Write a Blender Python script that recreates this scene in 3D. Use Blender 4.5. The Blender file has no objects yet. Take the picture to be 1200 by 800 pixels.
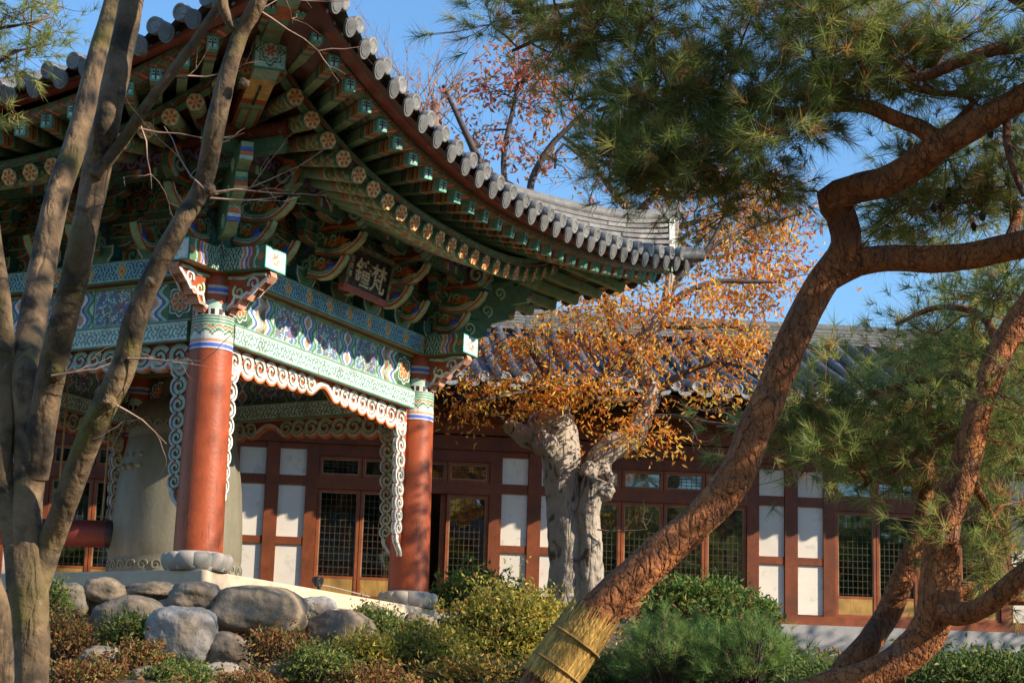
import bpy, math, random
import numpy as np
from mathutils import Vector, noise
rad = math.radians
random.seed(7); rng = np.random.default_rng(7)
SC = bpy.context.scene; COL = SC.collection

# ------------------------------------------------------------ camera
FPX, PITCH, ROLL = 2245.9, rad(12.456), rad(1.779)
cam_data = bpy.data.cameras.new("camera"); cam = bpy.data.objects.new("camera", cam_data); COL.objects.link(cam)
cam_data.sensor_width = 36; cam_data.lens = FPX/1200*36; cam_data.clip_start = .1; cam_data.clip_end = 3000
from mathutils import Matrix
cam.matrix_world = Matrix.Rotation(rad(90)+PITCH, 4, 'X') @ Matrix.Rotation(ROLL, 4, 'Z')
cam_data.dof.use_dof = True; cam_data.dof.focus_distance = 15; cam_data.dof.aperture_fstop = 18
SC.camera = cam
# ------------------------------------------------------------ sky, sun, exposure
SUN_EL, SUN_PHI = rad(27.6), rad(22)       # the sun stands to the right, a little behind the camera
sun_dir = Vector((math.cos(SUN_PHI)*math.cos(SUN_EL), -math.sin(SUN_PHI)*math.cos(SUN_EL), math.sin(SUN_EL)))
W = bpy.data.worlds.new("World"); SC.world = W; W.use_nodes = True
nt = W.node_tree; nt.nodes.clear()
sky = nt.nodes.new('ShaderNodeTexSky'); sky.sky_type = 'NISHITA'; sky.sun_disc = False
sky.sun_elevation = SUN_EL; sky.sun_rotation = math.pi/2 + SUN_PHI; sky.air_density = 1.5; sky.dust_density = .0; sky.ozone_density = 10
bg = nt.nodes.new('ShaderNodeBackground'); bg.inputs[1].default_value = .15
wo = nt.nodes.new('ShaderNodeOutputWorld'); nt.links.new(sky.outputs[0], bg.inputs[0]); nt.links.new(bg.outputs[0], wo.inputs[0])
sd = bpy.data.lights.new("sun", 'SUN'); sd.energy = 5.0; sd.angle = rad(.5); sd.color = (1, .91, .78)
so = bpy.data.objects.new("sun", sd); COL.objects.link(so); so.rotation_euler = (-sun_dir).to_track_quat('-Z', 'Y').to_euler()
SC.view_settings.view_transform = 'Standard'; SC.view_settings.look = 'None'; SC.view_settings.gamma = 1
SC.view_settings.use_curve_mapping = False; SC.view_settings.exposure = 0.68
SC.view_settings.use_white_balance = True; SC.view_settings.white_balance_temperature = 7000; SC.view_settings.white_balance_tint = 10

def at(px, py, Y):
    """world point seen at photo pixel (1200x800) at distance Y forward"""
    c, s = math.cos(ROLL), math.sin(ROLL)
    a, b = px-600, py-400
    u = c*a + s*b; v = -s*a + c*b
    d = Vector((u, 1, -v)); x = u/FPX; z = -v/FPX
    y = math.cos(PITCH) - z*math.sin(PITCH); zz = math.sin(PITCH) + z*math.cos(PITCH)
    return Vector((x/y*Y, Y, zz/y*Y))

# ------------------------------------------------------------ mesh builder
class Fr:
    def __init__(s, o=(0,0,0), x=(1,0,0), y=(0,1,0), z=None):
        s.o = np.array(o, float); s.x = np.array(x, float); s.y = np.array(y, float)
        s.z = np.cross(s.x, s.y) if z is None else np.array(z, float)
    def __call__(s, p):
        p = np.atleast_2d(np.array(p, float))
        if p.shape[1] == 2: p = np.hstack([p, np.zeros((len(p),1))])
        return s.o + p[:, :1]*s.x + p[:, 1:2]*s.y + p[:, 2:3]*s.z
    def off(s, x=0, y=0, z=0):
        return Fr(s.o + x*s.x + y*s.y + z*s.z, s.x, s.y, s.z)
class MB:
    def __init__(s):
        s.V=[]; s.n=0; s.L=[]; s.T=[]; s.C=[]; s.S=[]
    def add(s, V, F, col, smooth=False):
        """V (n,3); F (m,k) int array or list of lists; col rgb or (m,3)"""
        V = np.asarray(V, float).reshape(-1,3)
        if isinstance(F, np.ndarray):
            m, k = F.shape; s.L.append((F+s.n).ravel()); s.T.append(np.full(m, k))
        else:
            m = len(F); s.L.append(np.concatenate([np.array(f) for f in F])+s.n); s.T.append(np.array([len(f) for f in F]))
        c = np.asarray(col, float)
        if c.ndim == 1: c = np.tile(c[:3], (m,1))
        s.C.append(c); s.S.append(np.full(m, smooth)); s.V.append(V); s.n += len(V)
    def box(s, fr, x0,x1,y0,y1,z0,z1, col):
        P = fr([(x,y,z) for z in (z0,z1) for y in (y0,y1) for x in (x0,x1)])
        s.add(P, [[0,2,3,1],[4,5,7,6],[0,1,5,4],[2,6,7,3],[0,4,6,2],[1,3,7,5]], col)
    def prism(s, fr, pts, z0, z1, cface, cside=None, taper=1.0):
        pts = list(pts)
        a = sum(pts[i][0]*pts[(i+1)%len(pts)][1]-pts[(i+1)%len(pts)][0]*pts[i][1] for i in range(len(pts)))
        if a < 0: pts = pts[::-1]
        n = len(pts); cside = cface if cside is None else cside
        s.add(fr([(x,y,z1) for x,y in pts]), [list(range(n))], cface)
        s.add(fr([(x,y,z0) for x,y in pts]), [list(range(n))[::-1]], cface)
        V = fr([(x,y,z0) for x,y in pts] + [(x,y,z1) for x,y in pts])
        s.add(V, [[i,(i+1)%n,n+(i+1)%n,n+i] for i in range(n)], cside)
    def flat(s, fr, pts, z, col):
        a = sum(pts[i][0]*pts[(i+1)%len(pts)][1]-pts[(i+1)%len(pts)][0]*pts[i][1] for i in range(len(pts)))
        if a < 0: pts = list(pts)[::-1]
        s.add(fr([(x,y,z) for x,y in pts]), [list(range(len(pts)))], col)
    def ribbon(s, fr, pts, w, z0, z1, col, cs=None):
        """raised strip along a 2D path"""
        P = np.array(pts, float); n = len(P)
        t = np.gradient(P, axis=0); t /= np.linalg.norm(t, axis=1)[:,None]+1e-9
        nn = np.stack([-t[:,1], t[:,0]], 1); w = np.broadcast_to(w, n)[:,None]/2
        a = P+nn*w; b = P-nn*w
        V = np.vstack([fr(np.c_[a, np.full(n,z1)]), fr(np.c_[b, np.full(n,z1)]), fr(np.c_[a, np.full(n,z0)]), fr(np.c_[b, np.full(n,z0)])])
        i = np.arange(n-1); cs = col if cs is None else cs
        s.add(V, np.vstack([np.c_[i+n, i+n+1, i+1, i]]), col)
        s.add(V, np.vstack([np.c_[i, i+1, i+2*n+1, i+2*n], np.c_[i+3*n, i+3*n+1, i+n+1, i+n]]), cs)
        s.add(V, [[0,2*n,3*n,n],[n-1,2*n-1,4*n-1,3*n-1]], cs)
    def grid(s, fr, x0,x1,y0,y1,z, cell, fn):
        nx = max(1,int(round(abs(x1-x0)/cell))); ny = max(1,int(round(abs(y1-y0)/cell)))
        xs = np.linspace(x0,x1,nx+1); ys = np.linspace(y0,y1,ny+1)
        X,Y = np.meshgrid(xs,ys); V = fr(np.c_[X.ravel(),Y.ravel(),np.full(X.size,z)])
        i = (np.arange(ny)[:,None]*(nx+1)+np.arange(nx)).ravel()
        cx,cy = np.meshgrid((xs[1:]+xs[:-1])/2,(ys[1:]+ys[:-1])/2)
        c = fn(cx.ravel()-x0, cy.ravel()-y0)
        # merge nothing: one quad per painted cell
        s.add(V, np.c_[i,i+1,i+nx+2,i+nx+1], c)
    def lathe(s, fr, prof, n, col, smooth=True, fn=None, a0=0, a1=2*math.pi):
        """prof list of (r, h); axis = fr.z"""
        prof = np.array(prof, float); m = len(prof); full = abs(a1-a0-2*math.pi) < 1e-6
        th = np.linspace(a0,a1,n+1)[:-1] if full else np.linspace(a0,a1,n+1); k = len(th)
        V = np.stack([prof[:,None,0]*np.cos(th), prof[:,None,0]*np.sin(th), np.repeat(prof[:,1:2],k,1)],-1).reshape(-1,3)
        j = np.arange(m-1)[:,None]; i = np.arange(n)[None,:]; i2 = (i+1)%k if full else i+1
        F = np.stack([j*k+i, j*k+i2, (j+1)*k+i2, (j+1)*k+i],-1).reshape(-1,4)
        c = col
        if fn is not None:
            tm = (th if not full else th) + (a1-a0)/n/2
            TT,HH = np.meshgrid(tm[:n], (prof[1:,1]+prof[:-1,1])/2); c = fn(TT.ravel(), HH.ravel())
        s.add(fr(V), F, c, smooth)
    def disc(s, fr, r, n, z, col, r2=None):
        th = [i/n*2*math.pi for i in range(n)]; r2 = r if r2 is None else r2
        s.flat(fr, [(r*math.cos(a), r2*math.sin(a)) for a in th], z, col)
    def tube(s, pts, rr, n, col, amp=0, freq=3, step=None, cap=True, smooth=True, fn=None, seed=0):
        P = [Vector(p) for p in pts]; rr = list(rr) if hasattr(rr,'__len__') else [rr]*len(P)
        if step:
            Q=[];R2=[]
            for i in range(len(P)-1):
                p0=P[max(i-1,0)];p1=P[i];p2=P[i+1];p3=P[min(i+2,len(P)-1)]
                k=max(1,int((p2-p1).length/step))
                for j in range(k):
                    t=j/k
                    Q.append(.5*((2*p1)+(p2-p0)*t+(2*p0-5*p1+4*p2-p3)*t*t+(3*p1-p0-3*p2+p3)*t**3)); R2.append(rr[i]+(rr[i+1]-rr[i])*t)
            Q.append(P[-1]);R2.append(rr[-1]);P,rr=Q,R2
        m=len(P);V=[];up=None
        for i in range(m):
            t=(P[min(i+1,m-1)]-P[max(i-1,0)]);t=t.normalized() if t.length>1e-9 else Vector((0,0,1))
            if up is None:
                up=t.orthogonal().normalized()
            up=(up-t*up.dot(t)).normalized(); bi=t.cross(up)
            for k in range(n):
                a=2*math.pi*k/n; dv=up*math.cos(a)+bi*math.sin(a); r=rr[i]
                if amp:
                    q=(P[i]+dv*r)*freq+Vector((seed,0,0)); r*=1+amp*noise.noise(q)+.5*amp*noise.noise(q*2.7)
                V.append(P[i]+dv*r)
        V=np.array([tuple(v) for v in V])
        j=np.arange(m-1)[:,None];i=np.arange(n)[None,:];i2=(i+1)%n
        F=np.stack([j*n+i,j*n+i2,(j+1)*n+i2,(j+1)*n+i],-1).reshape(-1,4)
        c=col
        if fn is not None: c=fn(np.repeat((np.arange(m-1)+.5)/(m-1),n),np.tile((np.arange(n)+.5)/n,m-1))
        s.add(V,F,c,smooth)
        if cap:
            cc=col if np.ndim(col)==1 else col[0]
            s.add(V[:n],[list(range(n))[::-1]],cc); s.add(V[-n:],[list(range(n))],cc)
    def build(s, name, mat, parent=None, local=None):
        V=np.vstack(s.V); L=np.concatenate(s.L).astype(np.int32); T=np.concatenate(s.T).astype(np.int32)
        C=np.vstack(s.C); S=np.concatenate(s.S)
        me=bpy.data.meshes.new(name); me.vertices.add(len(V)); me.vertices.foreach_set('co',V.astype(np.float32).ravel())
        me.loops.add(len(L)); me.loops.foreach_set('vertex_index',L)
        me.polygons.add(len(T)); st=np.r_[0,np.cumsum(T)[:-1]].astype(np.int32)
        me.polygons.foreach_set('loop_start',st); me.polygons.foreach_set('loop_total',T)
        me.polygons.foreach_set('use_smooth',S.astype(bool))
        at_=me.color_attributes.new('Col','FLOAT_COLOR','CORNER')
        cc=np.repeat(C,T,axis=0); at_.data.foreach_set('color',np.c_[cc,np.ones(len(cc))].astype(np.float32).ravel())
        me.update(); me.validate(); me.materials.append(mat)
        o=bpy.data.objects.new(name,me); COL.objects.link(o)
        if parent is not None: o.parent=parent
        return o

def tag(o,label=None,cat=None,group=None,kind=None):
    if label: o['label']=label
    if cat: o['category']=cat
    if group: o['group']=group
    if kind: o['kind']=kind
    return o
def thing(name,label,cat,loc=(0,0,0),rz=0,group=None):
    o=bpy.data.objects.new(name,None); COL.objects.link(o); o.location=loc; o.rotation_euler=(0,0,rz); o.empty_display_size=.3
    return tag(o,label,cat,group)
def keep(o,root):
    """parent a mesh that was built in world coordinates"""
    o.parent=root; M=Matrix.Translation(root.location)@Matrix.Rotation(root.rotation_euler.z,4,'Z'); o.matrix_parent_inverse=M.inverted()
    return o

# ------------------------------------------------------------ materials
def mat(name, base=None, rough=.6, attr=True, nscale=6, namt=.25, bump=.3, bscale=40, spec=.35, trans=0, metal=0, extra=None, coords='Object', stretch=(1,1,1), bdist=.01):
    m=bpy.data.materials.new(name); m.use_nodes=True; N=m.node_tree; N.nodes.clear(); K=N.links.new
    out=N.nodes.new('ShaderNodeOutputMaterial'); b=N.nodes.new('ShaderNodeBsdfPrincipled')
    b.inputs['Roughness'].default_value=rough; b.inputs['Specular IOR Level'].default_value=spec; b.inputs['Metallic'].default_value=metal
    tc=N.nodes.new('ShaderNodeTexCoord'); mp=N.nodes.new('ShaderNodeMapping'); mp.inputs['Scale'].default_value=stretch
    K(tc.outputs[coords],mp.inputs[0])
    if attr:
        a=N.nodes.new('ShaderNodeAttribute'); a.attribute_name='Col'; colout=a.outputs['Color']
    else:
        a=N.nodes.new('ShaderNodeRGB'); a.outputs[0].default_value=(*base,1); colout=a.outputs[0]
    nz=N.nodes.new('ShaderNodeTexNoise'); nz.inputs['Scale'].default_value=nscale; nz.inputs['Detail'].default_value=6; nz.inputs['Roughness'].default_value=.65
    K(mp.outputs[0],nz.inputs[0])
    mr=N.nodes.new('ShaderNodeMapRange'); mr.inputs[1].default_value=.3; mr.inputs[2].default_value=.7
    mr.inputs[3].default_value=1-namt; mr.inputs[4].default_value=1+namt; K(nz.outputs[0],mr.inputs[0])
    vm=N.nodes.new('ShaderNodeVectorMath'); vm.operation='SCALE'; K(colout,vm.inputs[0]); K(mr.outputs[0],vm.inputs['Scale'])
    cur=vm.outputs[0]
    if extra: cur=extra(N,K,mp,cur,b)
    K(cur,b.inputs['Base Color'])
    if bump:
        n2=N.nodes.new('ShaderNodeTexNoise'); n2.inputs['Scale'].default_value=bscale; n2.inputs['Detail'].default_value=8; K(mp.outputs[0],n2.inputs[0])
        bp=N.nodes.new('ShaderNodeBump'); bp.inputs['Strength'].default_value=bump; bp.inputs['Distance'].default_value=bdist
        K(n2.outputs[0],bp.inputs['Height']); K(bp.outputs[0],b.inputs['Normal'])
    if trans:
        t=N.nodes.new('ShaderNodeBsdfTranslucent'); K(cur,t.inputs[0]); mx=N.nodes.new('ShaderNodeMixShader'); mx.inputs[0].default_value=trans
        K(b.outputs[0],mx.inputs[1]); K(t.outputs[0],mx.inputs[2]); K(mx.outputs[0],out.inputs[0])
    else: K(b.outputs[0],out.inputs[0])
    return m
def plates(m,scale,amt,stretch):
    """cracked bark plates as relief"""
    N=m.node_tree; K=N.links.new; b=[n for n in N.nodes if n.type=='BSDF_PRINCIPLED'][0]; bp=[n for n in N.nodes if n.type=='BUMP'][0]
    tc=N.nodes.new('ShaderNodeTexCoord'); mp=N.nodes.new('ShaderNodeMapping'); mp.inputs['Scale'].default_value=stretch; K(tc.outputs['Object'],mp.inputs[0])
    nz=N.nodes.new('ShaderNodeTexNoise'); nz.inputs['Scale'].default_value=5; nz.inputs['Detail'].default_value=6; K(mp.outputs[0],nz.inputs[0])
    va=N.nodes.new('ShaderNodeVectorMath'); va.operation='MULTIPLY_ADD'; va.inputs[1].default_value=(.3,.3,.3); K(nz.outputs['Color'],va.inputs[0]); K(mp.outputs[0],va.inputs[2])
    v=N.nodes.new('ShaderNodeTexVoronoi'); v.feature='DISTANCE_TO_EDGE'; v.inputs['Scale'].default_value=scale; K(va.outputs[0],v.inputs[0])
    r=N.nodes.new('ShaderNodeMapRange'); r.inputs[1].default_value=0; r.inputs[2].default_value=.14; K(v.outputs[0],r.inputs[0])
    b2=N.nodes.new('ShaderNodeBump'); b2.inputs['Strength'].default_value=1; b2.inputs['Distance'].default_value=amt; K(r.outputs[0],b2.inputs['Height']); K(bp.outputs[0],b2.inputs['Normal']); K(b2.outputs[0],b.inputs['Normal'])
def mixc(N,K,fac,a,b):
    m=N.nodes.new('ShaderNodeMix'); m.data_type='RGBA'
    K(fac,m.inputs[0]); 
    for s_,v in ((6,a),(7,b)):
        if isinstance(v,tuple): m.inputs[s_].default_value=(*v,1)
        else: K(v,m.inputs[s_])
    return m.outputs[2]
def ramp(N,K,src,a,b):
    r=N.nodes.new('ShaderNodeMapRange'); r.inputs[1].default_value=a; r.inputs[2].default_value=b; K(src,r.inputs[0]); return r.outputs[0]
def noi(N,K,mp,scale,detail=5,dist=0,off=None):
    n=N.nodes.new('ShaderNodeTexNoise'); n.inputs['Scale'].default_value=scale; n.inputs['Detail'].default_value=detail; n.inputs['Distortion'].default_value=dist
    K(mp.outputs[0],n.inputs[0]); return n.outputs[0]

def ex_wood(N,K,mp,cur,b):
    m2=N.nodes.new('ShaderNodeMapping'); m2.inputs['Scale'].default_value=(9,9,.5); K(mp.outputs[0],m2.inputs[0])
    n=N.nodes.new('ShaderNodeTexNoise'); n.inputs['Scale'].default_value=6; n.inputs['Detail'].default_value=7; K(m2.outputs[0],n.inputs[0])
    cur=mixc(N,K,ramp(N,K,n.outputs[0],.62,.75),cur,(.07,.02,.012))
    c2=noi(N,K,mp,1.3,3)
    return mixc(N,K,ramp(N,K,c2,.6,.95),cur,(.42,.105,.035))
def ex_mossbark(N,K,mp,cur,b):
    f=noi(N,K,mp,2.2,6,.4); cur=mixc(N,K,ramp(N,K,f,.55,.68),cur,(.13,.11,.022))
    g=noi(N,K,mp,7,7,.8); cur=mixc(N,K,ramp(N,K,g,.48,.64),cur,(.05,.036,.024))
    h=noi(N,K,mp,30,5,.3); return mixc(N,K,ramp(N,K,h,.60,.80),cur,(.22,.17,.11))
def ex_pinebark(N,K,mp,cur,b):
    v=N.nodes.new('ShaderNodeTexVoronoi'); v.feature='DISTANCE_TO_EDGE'; v.inputs['Scale'].default_value=16
    m2=N.nodes.new('ShaderNodeMapping'); m2.inputs['Scale'].default_value=(1,1,.55); K(mp.outputs[0],m2.inputs[0])
    nz=N.nodes.new('ShaderNodeTexNoise'); nz.inputs['Scale'].default_value=7; nz.inputs['Detail'].default_value=5; K(m2.outputs[0],nz.inputs[0])
    va=N.nodes.new('ShaderNodeVectorMath'); va.operation='MULTIPLY_ADD'; va.inputs[1].default_value=(.35,.35,.35); K(nz.outputs['Color'],va.inputs[0]); K(m2.outputs[0],va.inputs[2])
    K(va.outputs[0],v.inputs[0])
    cur=mixc(N,K,ramp(N,K,v.outputs[0],.06,0),cur,(.09,.03,.016))
    f=noi(N,K,mp,5,6); cur=mixc(N,K,ramp(N,K,f,.55,.75),cur,(.16,.09,.065))
    g=noi(N,K,mp,2.1,4); return mixc(N,K,ramp(N,K,g,.55,.72),cur,(.09,.045,.03))
def ex_pale(N,K,mp,cur,b):
    m2=N.nodes.new('ShaderNodeMapping'); m2.inputs['Scale'].default_value=(2.2,2.2,.8); K(mp.outputs[0],m2.inputs[0])
    n=N.nodes.new('ShaderNodeTexNoise'); n.inputs['Scale'].default_value=3.2; n.inputs['Detail'].default_value=8; n.inputs['Distortion'].default_value=1.2; K(m2.outputs[0],n.inputs[0])
    return mixc(N,K,ramp(N,K,n.outputs[0],.54,.64),cur,(.10,.07,.05))
def ex_stone(N,K,mp,cur,b):
    f=noi(N,K,mp,2.2,6); cur=mixc(N,K,ramp(N,K,f,.45,.7),cur,(.27,.19,.12))
    f2=noi(N,K,mp,5,7,.5); cur=mixc(N,K,ramp(N,K,f2,.55,.75),cur,(.10,.09,.06))
    g=noi(N,K,mp,45,3); return mixc(N,K,ramp(N,K,g,.55,1.0),cur,(.09,.08,.075))
def ex_bronze(N,K,mp,cur,b):
    m2=N.nodes.new('ShaderNodeMapping'); m2.inputs['Scale'].default_value=(3,3,.5); K(mp.outputs[0],m2.inputs[0])
    n=N.nodes.new('ShaderNodeTexNoise'); n.inputs['Scale'].default_value=2; n.inputs['Detail'].default_value=6; K(m2.outputs[0],n.inputs[0])
    cur=mixc(N,K,ramp(N,K,n.outputs[0],.4,.7),cur,(.21,.20,.15))
    g=noi(N,K,mp,14,5); return mixc(N,K,ramp(N,K,g,.55,.75),cur,(.16,.14,.08))
def ex_ground(N,K,mp,cur,b):
    f=noi(N,K,mp,1.1,8); cur=mixc(N,K,ramp(N,K,f,.45,.65),cur,(.05,.06,.02))
    g=noi(N,K,mp,22,6); return mixc(N,K,ramp(N,K,g,.55,.72),cur,(.18,.09,.03))
def ex_tile(N,K,mp,cur,b):
    f=noi(N,K,mp,3.5,6); cur=mixc(N,K,ramp(N,K,f,.55,.85),cur,(.15,.145,.135))
    g=noi(N,K,mp,25,5); return mixc(N,K,ramp(N,K,g,.6,.8),cur,(.03,.03,.028))
def ex_grime(N,K,mp,cur,b):
    f=noi(N,K,mp,4,7); cur=mixc(N,K,ramp(N,K,f,.55,.85),cur,(.09,.075,.05))
    g=noi(N,K,mp,38,5); cur=mixc(N,K,ramp(N,K,g,.60,.75),cur,(.16,.14,.10))
    h=noi(N,K,mp,13,6); return mixc(N,K,ramp(N,K,h,.62,.72),cur,(.24,.20,.15))
def ex_red(N,K,mp,cur,b):
    f=noi(N,K,mp,3,7); cur=mixc(N,K,ramp(N,K,f,.5,.85),cur,(.05,.022,.014))
    m2=N.nodes.new('ShaderNodeMapping'); m2.inputs['Scale'].default_value=(12,12,.8); K(mp.outputs[0],m2.inputs[0])
    n=N.nodes.new('ShaderNodeTexNoise'); n.inputs['Scale'].default_value=4; n.inputs['Detail'].default_value=7; K(m2.outputs[0],n.inputs[0])
    return mixc(N,K,ramp(N,K,n.outputs[0],.55,.8),cur,(.20,.07,.03))
def ex_plaster(N,K,mp,cur,b):
    f=noi(N,K,mp,1.5,6); cur=mixc(N,K,ramp(N,K,f,.45,.8),cur,(.60,.55,.47))
    g=noi(N,K,mp,5,7,.6); cur=mixc(N,K,ramp(N,K,g,.58,.78),cur,(.50,.45,.38))
    return cur
M_paint=mat('dancheong_paint',rough=.55,nscale=11,namt=.25,bump=.25,bscale=60,extra=ex_grime)
M_col=mat('red_painted_timber',rough=.45,nscale=5,namt=.22,bump=.25,bscale=30,extra=ex_wood,stretch=(1,1,1))
M_red=mat('red_brown_timber',rough=.5,nscale=6,namt=.3,bump=.25,bscale=30,extra=ex_red)
M_tile=mat('roof_tile',rough=.5,nscale=9,namt=.3,bump=.4,bscale=35,extra=ex_tile)
M_stone=mat('granite',rough=.85,nscale=3,namt=.35,bump=.8,bscale=14,extra=ex_stone,bdist=.03)
M_slab=mat('cut_granite',rough=.75,nscale=7,namt=.12,bump=.3,bscale=90)
M_plaster=mat('white_plaster',rough=.8,nscale=3,namt=.07,bump=.1,bscale=30,extra=ex_plaster)
M_bronze=mat('weathered_bronze',rough=.55,nscale=4,namt=.15,bump=.3,bscale=25,extra=ex_bronze,spec=.4)
M_bark=mat('mossy_bark',rough=.85,nscale=4,namt=.35,bump=.9,bscale=22,extra=ex_mossbark,bdist=.02)
M_pine=mat('pine_bark',rough=.8,nscale=7,namt=.35,bump=1,bscale=26,extra=ex_pinebark,bdist=.03)
M_pale=mat('pale_gnarled_bark',rough=.8,nscale=2,namt=.2,bump=1,bscale=7,extra=ex_pale,bdist=.06)
plates(M_pine,15,.011,(1,1,.5)); plates(M_pale,6,.010,(1,1,.22)); plates(M_bark,9,.004,(1,1,.3))
M_twig=mat('twig',rough=.8,nscale=8,namt=.3,bump=.3)
M_leaf=mat('leaves',rough=.5,nscale=2,namt=.25,bump=0,trans=.5,spec=.3)
M_needle=mat('needles',rough=.5,nscale=2,namt=.2,bump=0,trans=.5,spec=.3)
M_ground=mat('garden_soil',rough=.95,nscale=3,namt=.3,bump=.8,bscale=9,extra=ex_ground,bdist=.05)
M_straw=mat('straw_wrap',rough=.85,nscale=12,namt=.3,bump=.9,bscale=60,stretch=(1,1,.3))
M_metal=mat('dark_metal',rough=.4,nscale=8,namt=.1,bump=0)
def glassmat():
    m=bpy.data.materials.new('window_glass'); m.use_nodes=True; N=m.node_tree; N.nodes.clear(); K=N.links.new
    o=N.nodes.new('ShaderNodeOutputMaterial'); g=N.nodes.new('ShaderNodeBsdfGlossy'); g.inputs['Roughness'].default_value=.03
    t=N.nodes.new('ShaderNodeBsdfTransparent'); t.inputs[0].default_value=(.5,.56,.53,1)
    f=N.nodes.new('ShaderNodeFresnel'); f.inputs[0].default_value=2.5
    nz=N.nodes.new('ShaderNodeTexNoise'); nz.inputs['Scale'].default_value=1.2; tc=N.nodes.new('ShaderNodeTexCoord'); K(tc.outputs['Object'],nz.inputs[0])
    bp=N.nodes.new('ShaderNodeBump'); bp.inputs['Strength'].default_value=.12; bp.inputs['Distance'].default_value=.05; K(nz.outputs[0],bp.inputs['Height']); K(bp.outputs[0],g.inputs['Normal'])
    mx=N.nodes.new('ShaderNodeMixShader'); K(f.outputs[0],mx.inputs[0]); K(t.outputs[0],mx.inputs[1]); K(g.outputs[0],mx.inputs[2]); K(mx.outputs[0],o.inputs[0])
    return m
M_glass=glassmat()

# ------------------------------------------------------------ paint colours
c3=lambda *a: np.array(a,float)
RED=c3(.35,.07,.022); DRED=c3(.19,.04,.025); ORG=c3(.62,.16,.035); YEL=c3(.70,.42,.12); GRN=c3(.085,.19,.10); DGR=c3(.03,.075,.042)
LGR=c3(.27,.41,.24); MINT=c3(.38,.58,.46); WHT=c3(.78,.78,.72); BLU=c3(.05,.09,.34); DBL=c3(.02,.035,.12); PUR=c3(.13,.11,.27)
PNK=c3(.62,.30,.20); BLK=c3(.012,.011,.011); TEAL=c3(.05,.22,.20); TIM=c3(.15,.038,.012); BRN=c3(.28,.17,.08)
# ------------------------------------------------------------ painted pattern functions (x, y in metres -> rgb)
def pick(masks, base):
    c=np.tile(base,(len(masks[0][0]),1))
    for m,col in masks: c[m]=col
    return c
def ystar(x,y,a):
    """three-armed fret lattice mask"""
    h=a*math.sqrt(3)/2; row=np.round(y/h); xo=x-(row%2)*a/2; k=np.round(xo/a)
    dx=xo-k*a; dy=y-row*h; par=((k+row)%2)*math.pi
    m=np.zeros(len(x),bool)
    for j in range(3):
        an=math.pi/2+j*2*math.pi/3+par; al=dx*np.cos(an)+dy*np.sin(an); pe=np.abs(-dx*np.sin(an)+dy*np.cos(an))
        m|=(al>-.08*a)&(al<.56*a)&(pe<.11*a)
        bx=al-.5*a
        m|=(np.abs(bx)<.1*a)&(pe<.30*a)
    return m
def p_fret(H,bg=c3(.56,.68,.62),fg=c3(.11,.27,.23),edge=c3(.12,.30,.22)):
    def f(x,y):
        m=ystar(x,y,.078); e=(y<.018)|(y>H-.018); e2=((y<.03)|(y>H-.03))&~e
        return pick([(m,fg),(e2,WHT*.8),(e,edge)],bg)
    return f
def p_diamond(H):
    def f(x,y):
        m=ystar(x,y,.07); e=(y<.015)|(y>H-.015); e2=((y<.028)|(y>H-.028))&~e
        dx=np.abs((x+.2)%.42-.21); dy=np.abs(y-H/2); s=dx/.055+dy/.085
        # short fret block of mint, like the painted sections
        blk=((x//.42)%2==1)&m
        return pick([(m,c3(.22,.46,.50)),(s<1.35,MINT),(s<1.1,c3(.3,.08,.05)),(s<.85,YEL),(s<.4,ORG),(e2,MINT),(e,GRN)],c3(.035,.11,.22))
    return f
def p_mosaic(a=.05,pal=(ORG,BLU,MINT,WHT*.7,GRN,DRED,YEL*.8),bg=DGR):
    P=np.array(pal)
    def f(x,y):
        k=np.floor(x/a+.35*np.sin(y/a*2)).astype(int); r=np.floor(y/a+.35*np.sin(x/a*2)).astype(int)
        h=((k*73856093)^(r*19349663))&0xffff; fx=x/a+.35*np.sin(y/a*2)-k; fy=y/a+.35*np.sin(x/a*2)-r
        c=P[h%len(P)].copy(); edge=(fx<.18)|(fy<.18); c[edge]=bg
        return c
    return f
def flower_c(dx,dy,r,cols=(ORG,GRN,WHT,BLU),petals=8):
    """returns (mask,col) list for a lotus medallion"""
    rr=np.hypot(dx,dy); th=np.arctan2(dy,dx); pr=r*(.80+.2*np.abs(np.cos(th*petals/2)))
    return [(rr<pr*1.12,DGR),(rr<pr,cols[2]),(rr<pr*.92,cols[1]),((rr<pr*.70),cols[2]*.9),((rr<pr*.64),cols[0]),((rr<pr*.64)&(np.abs(np.cos(th*petals/2))<.22),cols[2]),(rr<r*.22,YEL),(rr<r*.1,cols[3])]
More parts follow.
